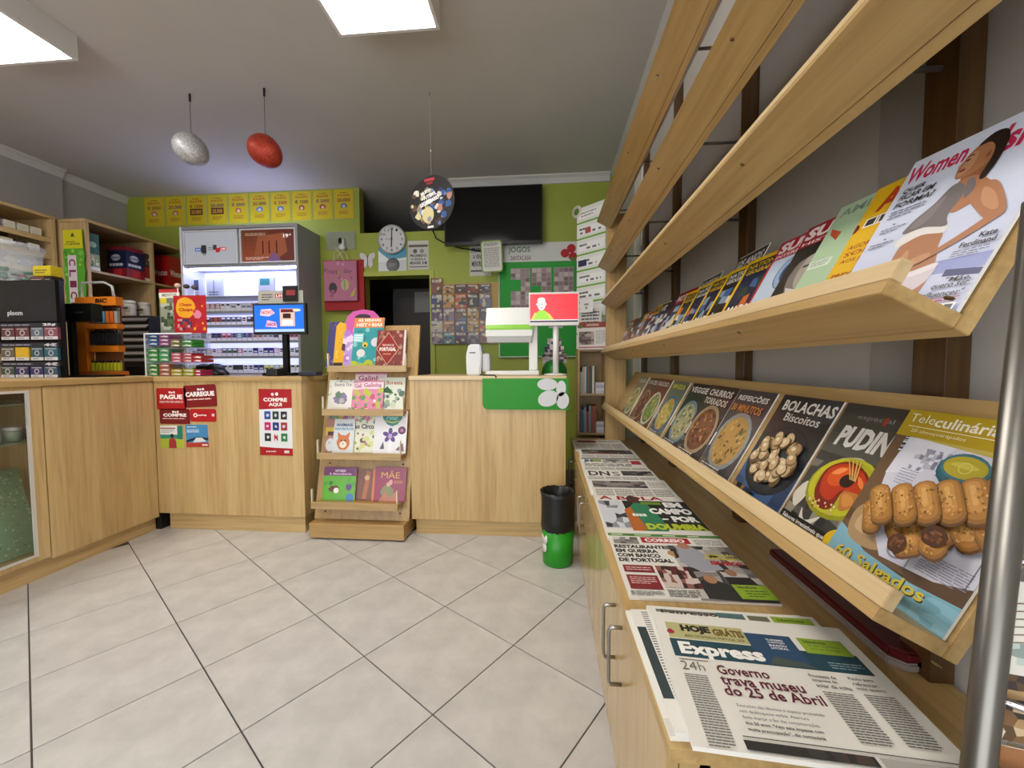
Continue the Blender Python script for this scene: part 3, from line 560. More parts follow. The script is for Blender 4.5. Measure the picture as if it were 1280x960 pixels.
# ================================================================== newspapers on the cabinet
def news_base(p, seed, cols=4):
    p.rect(0, 0, 1, 1, '#dcdad2')
def col_text(p, u0, v0, u1, v1, n, seed, cols=1, c='#5f5e5a'):
    wd = (u1-u0)/cols
    for k in range(cols): p.lines(u0+k*wd+.006, v0, u0+(k+1)*wd-.008, v1, n, c, .42, seed+k, .08)
def art_express(p):
    news_base(p, 1); p.rect(.055, .745, .46, .90, '#b4b07c'); p.text('HOJE', .13, .80, .285, .885, '#26241c', .07); p.text('GRÁTIS', .295, .80, .452, .885, '#6d5a24', .06); p.text('MAPA DE ESTRADAS PORTUGAL 2024', .14, .763, .44, .787, '#4a4832', .02)
    p.rect(.05, .58, .95, .737, '#1f4450'); p.rect(.46, .59, .69, .86, '#2a4866'); p.poly([(.50, .59), (.54, .66), (.66, .63), (.72, .59)], '#47524e'); p.curve([(.05, .80), (.07, .83), (.09, .80), (.07, .78)], '#a03040')
    for t, v in (('TURISMO', .80), ('ALENTEJO', .775), ('BAIXO', .75), ('LITORAL', .725)): p.text(t, .555, v, .64, v+.018, '#d8dce0', .03)
    p.text('Express', .085, .572, .49, .712, '#f0efe9', .045); p.rect(.72, .72, .935, .855, '#87a42c'); p.text('Idealista', .745, .81, .85, .84, '#1c2a16', .015); p.text('A app imobiliária', .755, .78, .90, .80, '#2a3a1c', .0); p.text('líder em Portugal', .755, .75, .89, .77, '#2a3a1c', .0); p.lines(.78, .60, .93, .66, 3, '#8fa8ae', .4, 3)
    p.text('24h', .063, .472, .17, .54, '#6a675c', -.005); p.rect(.063, .552, .20, .557, '#333333')
    p.text('Governo', .225, .465, .455, .535, '#5d2233', .02); p.text('trava museu', .22, .39, .575, .45, '#5d2233', .02); p.text('do 25 de Abril', .215, .318, .625, .385, '#5d2233', .02)
    for k, t in enumerate(('Executivo não libertou o espaço prometido', 'nem desbloqueou verbas. Abertura', 'devia marcar o fim das comemorações', 'dos 50 anos. "Vejo este impasse com', 'muita preocupação", diz comissária')): p.text(t, .24, .245-.034*k, .24+.0083*len(t), .268-.034*k, '#55544f' if k < 3 else '#333331', .0 if k < 3 else .02)
    for k, t in enumerate(('Processo de', 'empresa de', 'solar dá volta')): p.text(t, .64, .515-.035*k, .64+.0105*len(t), .54-.035*k, '#4a4a46', .01)
    for k, t in enumerate(('Paulo para', 'refrescar:', 'mais quatro')): p.text(t, .81, .52-.035*k, .81+.0105*len(t), .545-.035*k, '#4a4a46', .01)
    col_text(p, .64, .12, .78, .42, 20, 4, 1); col_text(p, .81, .13, .95, .43, 20, 6, 1); col_text(p, .055, .0, .175, .44, 28, 8, 1, '#6a6964'); p.rect(.205, .075, .95, .08, '#3a3a38'); p.rect(.20, .01, .655, .058, '#2c2b2a'); p.rect(.67, .01, .95, .058, '#a8a6a0'); p.mosaic(.4, .012, .64, .056, 9, 1, ['#3a3836', '#4a3a34', '#2a2826'], 3)
def art_express2(p):
    news_base(p, 2); p.rect(.05, .93, .5, .965, '#77756c'); p.text('Expresso', .08, .90, .42, .965, '#2c2c2a', .02); p.rect(.42, .90, .58, .97, '#4f6f70'); p.rect(.6, .9, .72, .96, '#6a6a52'); p.rect(.74, .90, .97, .97, '#8aa82c'); p.text('Idealista', .77, .92, .92, .95, '#22301a', .02); col_text(p, .05, .05, .95, .85, 40, 3, 4)
def art_correio(p):
    news_base(p, 3); p.rect(0, .93, 1, .985, '#4f7f3a'); p.lines(.03, .945, .9, .972, 1, '#cfe0b8', .6, 4, .5); p.mosaic(.03, .78, .25, .91, 4, 3, ['#888480', '#5f5b57', '#c8c4bd'], 5); p.rect(.28, .81, .70, .915, '#a81c22'); p.text('CORREIO', .31, .83, .66, .895, '#f0e6e2', .05); p.lines(.74, .79, .98, .90, 5, '#6c6a66', .4, 5)
    for t, v in (('RESTAURANTES', .70), ('EM GUERRA', .625), ('COM BANCO', .55), ('DE PORTUGAL', .475)): p.text(t, .02, v, .02+.039*len(t), v+.06, '#1c1b1a', .05)
    p.rect(.48, .0, 1.0, .77, '#85817c'); p.mosaic(.48, .02, 1.0, .77, 9, 11, ['#6e6a66', '#9b9792', '#4b4744', '#b9b4ae', '#2d2b2a'], 9, .8)
    p.poly([(.50, .50), (.56, .74), (.66, .78), (.76, .62), (.80, .40), (.62, .36)], '#9a9ca4'); p.ell(.62, .77, .05, '#a8795c', rv=.055); p.poly([(.44, .62), (.46, .68), (.50, .66), (.49, .56)], '#b08a5a')
    p.poly([(.54, .02), (.54, .2), (.62, .3), (.74, .2), (.78, .0)], '#2f2d2d'); p.ell(.64, .26, .045, '#a8795c', rv=.055); p.ell(.83, .36, .04, '#9a7058', rv=.05); p.poly([(.74, .0), (.76, .3), (.94, .3), (.99, .0)], '#262424')
    p.text('ALTERAÇÃO', .74, .60, .97, .645, '#c2b62a', .05, rot=-.05); p.text('DE AUTARQUIAS', .72, .54, .99, .585, '#c2b62a', .05, rot=-.05); p.text('EM RISCO', .74, .465, .98, .525, '#b01c22', .05, rot=-.05)
    p.rect(.03, .32, .26, .42, '#7d2228'); p.rect(.03, .10, .26, .28, '#7d2228'); p.lines(.05, .34, .24, .40, 2, '#d8b8b4', .4, 3); p.lines(.05, .16, .24, .26, 4, '#d8b8b4', .4, 4); p.mosaic(.28, .13, .55, .42, 8, 5, ['#5c2428', '#332222', '#8c5a50', '#c8b8b0'], 6); p.lines(.28, .02, .5, .11, 5, '#6c6a66', .45, 3)
    p.rect(.76, .03, 1.0, .2, '#8aa82c'); p.text('Idealista', .79, .155, .92, .185, '#22301a', .02); p.lines(.82, .05, .97, .14, 3, '#3a4a22', .35, 3); p.lines(.02, .02, .25, .08, 4, '#6c6a66', .45, 7)
def art_bola(p):
    news_base(p, 4); p.text('A BOLA', .05, .88, .78, .985, '#a01c28', .03); p.rect(.02, .2, 1, .86, '#242524'); p.rect(.02, .2, .30, .86, '#c9cdd2'); p.mosaic(.03, .22, .28, .84, 4, 6, ['#8a8d92', '#c9cdd2', '#3a3b40'], 3, .8)
    p.poly([(.26, .0), (.30, .6), (.42, .8), (.56, .8), (.62, .4), (.6, 0)], '#2f7c58'); p.poly([(.27, .1), (.28, .62), (.36, .70), (.42, .2)], '#b5662a'); p.ell(.43, .90, .07, '#4a2f22', rv=.10); p.lines(.34, .45, .5, .55, 1, '#d8e0d8', .6, 3)
    p.text('EM', .74, .70, .93, .83, '#e8e8e4', .06); p.text('CAMPO', .54, .53, .98, .67, '#e8e8e4', .06); p.text('POR', .72, .36, .98, .49, '#e8e8e4', .06); p.text('DOUMBIA', .42, .19, .99, .32, '#b0c030', .06); p.rect(.5, .76, .72, .83, '#6b8a2a'); p.rect(0, 0, 1, .16, '#dcdad2'); p.rect(.62, .40, .68, .43, '#e8e8e4')
def art_photo(p):
    news_base(p, 5); p.rect(.03, .70, .72, .94, '#5b595a'); p.mosaic(.03, .70, .72, .94, 8, 4, ['#5b595a', '#77706e', '#3f3d3e', '#8b8684'], 4); p.ell(.35, .83, .2, '#8d8480', rv=.05, jit=.2, seed=3); p.lines(.75, .72, .97, .93, 6, '#8a8883', .4, 4); col_text(p, .03, .05, .97, .66, 16, 3, 4)
def art_dn(p):
    news_base(p, 6); p.text('DN', .06, .72, .36, .93, '#2a2a28', .03); p.text('S', .40, .72, .5, .90, '#2a2a28', .0); p.rect(.54, .74, .78, .95, '#4a4846'); p.rect(.80, .74, .97, .95, '#8a837e'); p.mosaic(.54, .74, .97, .95, 6, 3, ['#4a4846', '#6e6864', '#383634'], 6, .6); col_text(p, .03, .05, .97, .68, 14, 4, 4)
def art_jn(p):
    news_base(p, 7); p.rect(.02, .90, 1, .97, '#6a6a68'); p.text('JN', .05, .70, .20, .88, '#2f3f6a', .06); p.rect(.2, .75, .34, .88, '#7f9a3a'); p.lines(.05, .5, .8, .66, 3, '#4a4846', .5, 4); p.rect(.80, .62, .95, .82, '#a5303a'); p.mosaic(.36, .7, .78, .88, 6, 3, ['#8a8683', '#b5b0aa', '#55524f'], 2); col_text(p, .03, .05, .97, .45, 10, 4, 4)
def art_dark(p):
    news_base(p, 8); p.rect(.06, .66, .95, .96, '#33312f'); p.mosaic(.06, .70, .95, .95, 9, 3, ['#3a3836', '#5b5753', '#26241f', '#77726c'], 5); p.text('A BARRAGEM', .2, .68, .66, .76, '#a02a30', .03); col_text(p, .03, .05, .97, .6, 12, 4, 4)
def art_car(p):
    news_base(p, 9); p.ell(.28, .80, .22, '#7a2830', rv=.12, jit=.12, seed=3); p.rect(.1, .7, .46, .78, '#8a3038'); p.lines(.52, .72, .95, .92, 4, '#77756f', .5, 4); col_text(p, .03, .05, .97, .6, 12, 4, 4)
def newspaper(tlx, tly, w, h, art, label, t=.006, rot=0.0): return [onZ(tlx, tly, ZT+.014), w, h, art, label, t, rot]
GN = 'newspapers laid out on the low cabinet'
NW = [newspaper(715, 548, .335, .36, art_car, 'newspaper with a red car picture, furthest along the low cabinet'),
      newspaper(722, 561, .335, .36, art_dark, 'newspaper with a dark photo strip and red caption at the far end of the row'),
      newspaper(724, 572, .335, .36, art_jn, 'newspaper with a small red square and green mark near the top'),
      newspaper(729, 587, .335, .36, art_dn, 'newspaper with large thin serif initials and two dark pictures'),
      newspaper(736, 600, .335, .37, art_photo, 'newspaper with one wide grey photograph above its text columns'),
      newspaper(742, 620, .335, .38, art_bola, 'sports newspaper with a footballer in green and EM CAMPO headline'),
      newspaper(759, 665, .335, .345, art_correio, 'tabloid newspaper with red masthead and restaurants headline'),
      ]
tops = []
for (pt, w, h, art, label, t, rot) in NW:
    yn = pt.y-h; zf = 0.0
    for (a, b, za, zb) in tops:
        for y in (max(a, yn), min(b, pt.y)):
            if a-1e-9 <= y <= min(b, pt.y)+1e-9 and y > yn+.004: zf = max(zf, (za+(zb-za)*(y-a)/(b-a))*h/(y-yn))
    zf = min(zf, .03); mt = frame3(Vector((pt.x, yn, ZT+t+.0005)), (1, 0, 0), (0, h, zf)); magazine(mt, w, h, t, art, label, GN, False, 'newspaper', 'newspaper')
    tops.append((yn, pt.y, t+.0006, zf+t+.0006))
def flatnews(tl, tr, bl, z, t, art, label, group=GN, bend=None):
    a, b, c_ = onZ(*tl, z), onZ(*tr, z), onZ(*bl, z); mt = frame3(c_, b-a, a-c_); magazine(mt, (b-a).length, (a-c_).length, t, art, label, group, False, 'newspaper', 'newspaper')
flatnews((787, 763), (985, 770), (838, 920), ZT+.008, .0075, lambda p: (news_base(p, 1), p.rect(.0, .0, .2, .1, '#c9c7c0'), col_text(p, .02, .02, .98, .98, 40, 5, 4)), 'bottom newspaper of the near pile with its white edge sticking out')
flatnews((800, 762), (1012, 770), (845, 915), ZT+.017, .0075, lambda p: (news_base(p, 1), p.rect(0, .2, .05, .8, '#2c3a3c'), col_text(p, .05, .02, .98, .98, 40, 6, 4)), 'second newspaper from the bottom of the near pile with a dark margin')
flatnews((814, 757), (1022, 772), (858, 905), ZT+.026, .0075, art_express2, 'newspaper directly under the one with the museum headline')
flatnews((820, 765), (1054, 786), (866, 932), ZT+.034, .007, art_express, 'topmost broadsheet newspaper with teal Express masthead and museum headline')
# dark red case lying on the cabinet beside the newspapers
q = onZ(1145, 815, ZT+.04); RC = thing('document_case', 'dark red flat case lying under the lower magazine tray', 'case', (.64, .9, ZT))
oc = [(.612, .755), (.632, .735), (.684, .735), (.684, 1.14), (.612, 1.14)]
MB().prism(oc, ZT+.001, ZT+.016, 'z', bev=.003).build('bottom_shell', P('#8f8480', .35), RC); MB().prism(oc, ZT+.0165, ZT+.036, 'z', bev=.004).build('lid', P('#4d1216', .25), RC)
MB().box(.65, .66, .731, .737, ZT+.012, ZT+.022).build('latch', CHROME, RC)
# chrome postcard spinner at the near corner
SP = thing('postcard_stand', 'chrome wire postcard stand at the near corner of the rack', 'postcard stand', (.40, .33, 0))
p1 = onY(1277, 480, .335); p2 = onY(1226, 930, .335); dd = (p2-p1)/(p1.z-p2.z)
MB().tube([p1+dd*(p1.z-1.22), p1+dd*(p1.z-.0)], .0098, 16).build('post', P('#7c7a75', .36, 1.0), SP)
def onpost(z): return p1+dd*(p1.z-z)
for za in (.60, .70, .782, .838, .95):
    a = onpost(za); MB().tube([a, a+Vector((.06, -.02, -.012)), a+Vector((.16, -.05, -.02)), a+Vector((.17, -.01, -.02)), a+Vector((.05, .03, -.005)), a], .003, 8).build('wire_pocket', CHROME, SP)
def art_card(p):
    p.rect(0, 0, 1, 1, '#d9d6cc'); p.mosaic(0, .0, 1, .42, 16, 9, ['#7a5a3a', '#a88a62', '#5c4630', '#c8b08c', '#3a3230'], 4, .9); p.mosaic(0, .40, 1, .62, 14, 5, ['#b8c4c0', '#8a9a94', '#d9d6cc', '#c8a888'], 6, .7)
    for k in range(6): p.poly([(.0, .6+.05*k), (1, .75+.04*k), (1, .757+.04*k), (0, .607+.05*k)], '#77604a')
def art_card2(p):
    p.rect(0, 0, 1, 1, '#c9b79c'); p.rect(0, .6, 1, 1, '#9a6a44')
    for k in range(5): p.rect(.06+.19*k, .05, .16+.19*k, .6, '#2c2a2c'); p.rect(.08+.19*k, .1, .1+.19*k, .55, '#d8d4cc')
for k, (z0, art) in enumerate(((.80, art_card), (.665, art_card2))):
    a = onpost(z0)+Vector((.012, .004, 0)); mt = frame3(a, (1, -.25, 0), (.02, .03, 1)); e = thing('postcard', ['postcard with brown town view and pale line drawing', 'postcard with dark piano keys like bars in the lower pocket'][k], 'postcard', mat=mt, group='postcards in the chrome stand')
    MB().box(0, .105, 0, .128, -.001, -.0002).build('card', PAGES, e, local=True); p = Pr(.105, .128); art(p); p.build('picture_print', GLOSS, e)
# ================================================================== counters
ZC = 1.03; CW = WOOD('z', 'counter', .3); CWX = WOOD('x', 'counter', .3); CWY = WOOD('y', 'counter', .3)
def wallprint(name, label, cat, rect, art, th=.003, mat=None, group=None, back=None, tilt=0.0, pname='print'):
    """flat printed thing facing -y: rect = X0, X1, Z0, Z1, Y of its back"""
    x0, x1, z0, z1, Y = rect; mt = frame3(Vector((x0, Y-th, z0)), (math.cos(tilt), 0, math.sin(tilt)), (-math.sin(tilt), 0, math.cos(tilt)))
    e = thing(name, label, cat, mat=mt, group=group); MB().box(0, x1-x0, 0, z1-z0, -th, -.0002).build('backing', back or PAGES, e, local=True)
    p = Pr(x1-x0, z1-z0); art(p); p.build(pname, mat or PAPER, e); return e
# counter along the left side, with a glazed show case at the near end
lx = -2.59; lc = thing('shop_counter', 'wooden counter along the left side with a glass fronted show case', 'counter', (-2.95, 1.6, 0))
bx('plinth', (-3.28, lx-.03, -.2, 2.4295, 0, .085), CWY, lc)
bx('worktop', (-3.75, lx+.015, -.2, 2.417, ZC-.03, ZC), WOOD('y', 'rack', .3), lc, bev=.002)
dr = bx('door', (lx-.02, lx, 1.845, 2.4295, .09, ZC-.034), CW, lc, bev=.001)
bx('side_panel', (-3.28, lx-.021, 1.96, 2.4295, .085, ZC-.031), CW, lc)
bx('back_panel', (-3.28, -3.26, -.2, 1.959, .085, ZC-.031), WOOD('y', 'beech'), lc)
bx('case_floor', (-3.26, lx-.021, -.2, 1.959, .085, .105), CWY, lc)
b = MB(); b.box(lx-.018, lx, 1.79, 1.84, .105, ZC-.031).box(lx-.018, lx, -.2, 1.79, .105, .13).box(lx-.018, lx, -.2, 1.79, ZC-.05, ZC-.031); b.build('case_frame', WOOD('z', 'counter'), lc)
b = MB(); b.box(lx-.006, lx+.003, 1.776, 1.79, .13, ZC-.05).box(lx-.006, lx+.003, -.2, 1.776, .13, .142).box(lx-.006, lx+.003, -.2, 1.776, ZC-.062, ZC-.05); b.build('metal_edging', P('#d8d6d0', .35, .3), lc)
bx('glass_front', (lx-.012, lx-.008, -.2, 1.776, .14, ZC-.06), P('#e8efec', .02, trans=1.0, alpha=.12), lc)
ZG1, ZG2 = onX(30, 504, -2.72).z, onX(30, 551, -2.72).z
for z in (ZG1, ZG2): bx('glass_shelf', (-3.25, lx-.03, -.2, 1.957, z, z+.006), P('#a8cdb8', .05, trans=.6, alpha=.6), lc)
def art_leafgreen(p):
    p.rect(0, 0, 1, 1, '#8fae8c'); rr = random.Random(2)
    for _ in range(420): p.ell(rr.random(), rr.random(), .008, rr.choice(['#b9d0a8', '#6f9478', '#a6c09c', '#c9d8b8']), n=5, jit=.3, seed=_)
mt = frame3(Vector((-2.74, 1.15, .11)), (.0, 1, 0), (-.12, .03, .44)); e = thing('patterned_folder', 'green leaf patterned board leaning inside the glass show case', 'folder', mat=mt)
MB().box(0, .76, 0, .46, -.012, -.0003).build('board', P('#8aa58a', .6), e, local=True); p = Pr(.76, .46); art_leafgreen(p); p.build('cover_print', PAPER, e)
for k, (y, cc) in enumerate(((1.55, '#b8a8b0'), (1.635, '#8fa0b8'), (1.72, '#b0b8c0'), (1.805, '#9aa88f'), (1.89, '#c89a88'))):
    e = thing('small_jar', 'small %s lidded jar on the lower glass shelf of the show case' % ['mauve', 'blue grey', 'pale grey', 'sage green', 'salmon pink'][k], 'jar', (-2.72, y, ZG2+.0066), 'small jars on the glass shelf')
    MB().lathe([(.030, 0), (.036, .006), (.036, .045), (.032, .055)], (-2.72, y, ZG2+.0066), 16).build('glass_body', P(cc, .3), e); MB().lathe([(.034, .055), (.034, .07), (0, .072)], (-2.72, y, ZG2+.0066), 16).build('lid', P('#d0ccc4', .4), e)

fl = thing('shop_counter', 'wooden front counter with red stickers beneath the tobacco cabinet', 'counter', (-2.08, 2.7, 0))
fx0, fx1, fy = -2.588, -1.56, 2.43
bx('plinth', (fx0+.045, fx1-.02, fy+.03, 2.95, 0, .115), CWX, fl); bx('body', (fx0, fx1, fy, 2.97, .115, ZC-.03), CW, fl, bev=.001); bx('worktop', (fx0+.0, fx1+.008, fy-.012, 2.98, ZC-.03, ZC), WOOD('x', 'rack', .3), fl, bev=.002)
bx('corner_post', (-3.5, fx0-.002, 2.44, 2.98, 0, ZC-.03), P('#16130f', .6), fl); bx('corner_top', (-3.75, fx0-.001, 2.428, 2.98, ZC-.03, ZC), CWX, fl)
fr = thing('shop_counter', 'wooden front counter below the lottery terminal with a green panel', 'counter', (-.37, 2.7, 0))
gx0, gx1, gy = -.868, .118, 2.48
bx('plinth', (gx0+.02, gx1-.03, gy+.03, 2.95, 0, .105), CWX, fr); bx('body', (gx0, gx1, gy, 2.97, .105, ZC-.025), CW, fr, bev=.001); bx('worktop', (gx0-.004, gx1+.004, gy-.01, 2.98, ZC-.025, ZC), WOOD('x', 'pale', .3), fr, bev=.002)
# ---- stickers on the left front counter
yS = fy-.0005
def rrect(w, h, r, n=4):
    pts = []
    for cx_, cy_, a0 in ((w-r, r, -90), (w-r, h-r, 0), (r, h-r, 90), (r, r, 180)):
        for k in range(n+1): a = math.radians(a0+90*k/n); pts.append((cx_+r*math.cos(a), cy_+r*math.sin(a)))
    return pts
def sticker(name, label, px, art, tilt=0.0, Y=yS, r=.012, col=WHITEP, group=None, cat='sticker', pm=GLOSS):
    x0, x1, z0, z1 = rY(*px, Y); w_, h_ = x1-x0, z1-z0; mt = frame3(Vector((x0, Y-.002, z0)), (math.cos(tilt), 0, math.sin(tilt)), (-math.sin(tilt), 0, math.cos(tilt)))
    e = thing(name, label, cat, mat=mt, group=group); MB().prism(rrect(w_, h_, r), -.0019, -.0002, 'z').build('backing', col, e, local=True)
    p = Pr(w_, h_); art(p); p.build('print', pm, e); return e
def art_tag(bg, title, n, u=(.12, .88)):
    def f(p):
        p.poly([(a/p.w, b_/p.h) for a, b_ in rrect(p.w, p.h, .012)], bg); p.ell(.45, .80, .035, '#f0e8e6'); p.ell(.52, .79, .03, '#f0e8e6'); p.ell(.60, .80, .035, '#f0e8e6'); p.text(title, u[0], .48, u[1], .70, '#f4efec', .05); p.lines(.1, .30, .9, .42, n, '#e8cfcc', .4, 3)
    return f
sticker('red_sticker', 'bright red sticker reading PAGUE on the front counter', (196, 485, 233, 512), art_tag('#a80f1a', 'PAGUE', 2))
sticker('red_sticker', 'dark red sticker reading CARREGUE on the front counter', (231, 482, 272, 510), art_tag('#7a0f1c', 'CARREGUE', 1, (.05, .93)), .05)
sticker('red_sticker', 'dark red sticker reading COMPRE under the PAGUE sticker', (200, 511, 238, 530), art_tag('#6f0d18', 'COMPRE', 1))
def art_logo(p):
    p.poly([(a/p.w, b_/p.h) for a, b_ in rrect(p.w, p.h, .012)], '#b01420'); p.ring(.2, .5, .04, .075, '#f4efec', 16); p.text('payshop', .28, .42, .62, .58, '#f4efec', .03); p.rect(.82, .42, .92, .62, '#e8cfcc')
sticker('red_sticker', 'plain red sticker with a small white logo under the CARREGUE sticker', (238, 511, 271, 527), art_logo)
def art_leaf1(p):
    p.rect(0, 0, 1, 1, '#a9b93a'); p.rect(0, .42, 1, 1, '#dfe3df'); p.rect(.76, .4, 1, 1, '#1f7a68'); p.rect(0, .42, .76, .6, '#2f8a78'); p.rect(.02, .86, .68, .91, '#a03040'); p.lines(.06, .66, .6, .84, 3, '#8a8f8c', .4, 3); p.ell(.52, .55, .08, '#22181a'); p.poly([(.36, 0), (.38, .36), (.48, .46), (.62, .44), (.7, .3), (.7, 0)], '#a3303a')
def art_leaf2(p):
    p.rect(0, 0, 1, 1, '#3f86b8'); p.text('serviço', .06, .86, .5, .94, '#e4eef4', .02); p.lines(.06, .64, .6, .8, 2, '#cfe2ee', .5, 3); p.poly([(0, .3), (.5, .46), (1, .4), (1, .3), (.5, .34), (0, .2)], '#16223a'); p.poly([(.3, .2), (.45, .42), (.7, .42), (.9, .25)], '#d8dde2'); p.rect(0, 0, 1, .2, '#b03a2c'); p.rect(.7, .06, .95, .12, '#f0e4e0')
sticker('leaflet_sticker', 'small leaflet with a person in red on a green field', (201, 532, 229, 560), art_leaf1, r=.003)
sticker('leaflet_sticker', 'small blue travel leaflet stuck on the front counter', (233, 531, 261, 559), art_leaf2, .02, r=.003)
def art_compre(p):
    p.poly([(a/p.w, b_/p.h) for a, b_ in rrect(p.w, p.h, .015)], '#e3e6e8'); p.poly([(0, 1), (1, 1), (1, .72), (.5, .705), (0, .69)], '#a80f1a'); p.poly([(0, 0), (1, 0), (1, .11), (.5, .115), (0, .13)], '#a80f1a'); p.ell(.42, .92, .045, '#f0e8e6'); p.ell(.55, .925, .05, '#f0e8e6'); p.text('COMPRE', .14, .81, .86, .87, '#f4efec', .05); p.text('AQUI', .30, .735, .70, .795, '#f4efec', .05)
    cs = ['#2b4f9a', '#1f3a34', '#1c1c22', '#c01f6a', '#20307a', '#a02030', '#16181a', '#e3e6e8', '#1f7a3a']
    for k, cc in enumerate(cs):
        i, j = k % 3, k//3; u, v = .16+.25*i, .545-.165*j; p.rect(u, v, u+.19, v+.12, cc); p.ell(u+.095, v+.06, .045, '#cfd4da' if k != 7 else '#b01828', n=7, jit=.3, seed=k)
    p.text('N', .45, .225, .56, .32, '#b01828', .04); p.text('paysafe', .2, .045, .5, .075, '#f4efec', .02); p.rect(.75, .04, .9, .08, '#e8cfcc')
sticker('poster_sticker', 'tall white and red sticker reading COMPRE AQUI with nine gift cards', (324, 486, 365, 569), art_compre, -.01)

# ================================================================== leaning wooden book stand
sx0, sx1 = -1.485, -.875; SW = WOOD('x', 'stand', .35)
st = thing('book_stand', 'leaning wooden book stand with four shelves between the counters', 'book stand', ((sx0+sx1)/2, 2.45, 0))
def lean(z): return 2.44+(z-.1)*.23          # y of the panel's front face
bx('base', (sx0-.01, sx1-.005, 2.365, 2.72, .012, .105), SW, st, bev=.003)
MB().prism([(lean(.105), .106), (lean(1.375), 1.375), (lean(1.375)+.022, 1.37), (lean(.105)+.022, .106)], sx0-.02, sx1, 'x').build('back_panel', WOOD('z', 'stand'), st)
SZ = [1.085, .80, .525, .225]; LIPS = []
for k, z in enumerate(SZ):
    y = lean(z); d_ = .085; xa, xb = sx0+.02-.006*k, sx1-.045
    MB().box(xa, xb, y-d_, y-.001, z-.018, z, bev=.001).build('shelf', SW, st)
    bx('shelf_lip', (xa, xb, y-d_-.014, y-d_, z-.03, z+.012), WOOD('x', 'beech'), st, bev=.001)
    for xx in (xa+.002, xb-.007): bx('end_stop', (xx, xx+.005, y-d_-.012, y-d_+.004, z+.0125, z+.095), P('#e6ddc6', .4), st)
    for xx in (sx0+.05, sx1-.06): MB().lathe([(.007, 0), (.007, .002), (0, .002)], (xx, lean(z-.075)-.001, z-.075), 10, 'y').build('screw_cap', P('#5a3f22', .5), st)
    LIPS.append((y-d_, z, y))
SL = Vector((0, .224, .975)).normalized()
def book(k, px0, px1, pytop, art, label, layer=0, t=.010, group='picture books on the wooden stand', shape=None):
    yf, z, yp = LIPS[k]; Y = yp-.012-.014*layer; xa = onY(px0, pytop+10, Y).x; xb = onY(px1, pytop+10, Y).x
    zt = onY((px0+px1)/2, pytop, Y+.05).z; h_ = (zt-z)/SL.z; base = Vector((xa, Y-.05*0, z+.001)); mt = frame3(base, (1, 0, 0), SL); w_ = xb-xa
    e = thing('picture_book', label, 'book', mat=mt, group=group)
    if shape: MB().prism([(a*w_, b_*h_) for a, b_ in shape], -t, -.0003, 'z').build('book_block', PAGES, e, local=True)
    else: MB().box(0, w_, 0, h_, -t, -.0003).build('book_block', PAGES, e, local=True)
    p = Pr(w_, h_); art(p); p.build('cover_print', GLOSS, e)
def blobs(p, cols, n, seed, u0=0, v0=0, u1=1, v1=1, r=.09):
    rr = random.Random(seed)
    for k in range(n): p.ell(rr.uniform(u0, u1), rr.uniform(v0, v1), r*rr.uniform(.4, 1.3), rr.choice(cols), n=9, jit=.2, seed=k)
gir = [(.1, 0), (.95, 0), (.95, .35), (.75, .45), (.8, .72), (.95, .85), (.9, .95), (.4, 1.0), (.1, .9)]
def a_gir(p): p.poly(gir, '#d9a41c'); blobs(p, ['#b07a18', '#e8c14a'], 8, 3, .2, .2, .7, .8, .08); p.poly([(.7, .38), (1, .34), (1, .5), (.75, .52)], '#4a2a4c'); p.rect(.12, 0, .9, .1, '#2a2018')
def a_purp(p): p.rect(0, 0, 1, 1, '#3a3a6c'); blobs(p, ['#5f5fa0', '#a03048', '#28284c'], 12, 5)
arch = [(0, 0), (1, 0), (1, .72), (.93, .88), (.78, .97), (.5, 1.0), (.22, .97), (.07, .88), (0, .72)]
def a_pink(p): p.poly(arch, '#c04f9a'); p.ell(.5, .86, .22, '#2c2030', rv=.06); p.poly([(0, 0), (.35, 0), (.3, .55), (0, .65)], '#b094cc'); blobs(p, ['#dca8d8', '#a874c0', '#e4c8e0'], 14, 6, 0, .1, .4, .7, .1)
def a_teal(p):
    p.rect(0, 0, 1, 1, '#2f8f96'); p.rect(0, .80, 1, 1, '#dc7a3a'); p.text('AS MINHAS', .12, .92, .9, .985, '#f6e8dc', .03); p.text('HISTÓRIAS', .08, .82, .95, .91, '#f2e0d0', .05); blobs(p, ['#4fa9a8', '#2a7a84', '#7fc0b8'], 14, 4, 0, 0, 1, .75); p.ell(.42, .45, .09, '#d8b82a'); p.ell(.42, .43, .04, '#3a2a18'); p.ell(.75, .5, .14, '#c8c8cc', rv=.09); p.ell(.3, .28, .14, '#d4d0cc', rv=.08); blobs(p, ['#a8b42c', '#c8892a', '#8aa02c'], 10, 7, 0, 0, 1, .12, .12); p.rect(.02, .5, .35, .68, '#8fd0d0'); p.lines(.05, .52, .32, .66, 3, '#f0f4f4', .4, 2)
def a_port(p):
    p.rect(0, 0, 1, 1, '#7c3430'); blobs(p, ['#a85a4c', '#b08a74', '#6a2420', '#8f6a58'], 60, 8, r=.05); p.poly([(.4, .95), (.8, .5), (.4, .05), (0, .5)], '#c49a7a'); p.poly([(.4, .92), (.77, .5), (.4, .08), (.03, .5)], '#8a1c20'); p.text('TESOUROS DE', .2, .56, .6, .62, '#e8d8cc', .01); p.text('PORTUGAL', .12, .43, .68, .53, '#f2e8e0', .04); p.lines(.25, .32, .55, .38, 1, '#c49a5a', .5, 3); p.rect(.93, 0, 1, 1, '#d8cfc8')
book(0, 405, 424, 402, a_purp, 'narrow dark blue children book behind the yellow giraffe book', 0); book(0, 413, 428, 402, a_gir, 'yellow giraffe shaped book standing on the top shelf', 1, shape=gir)
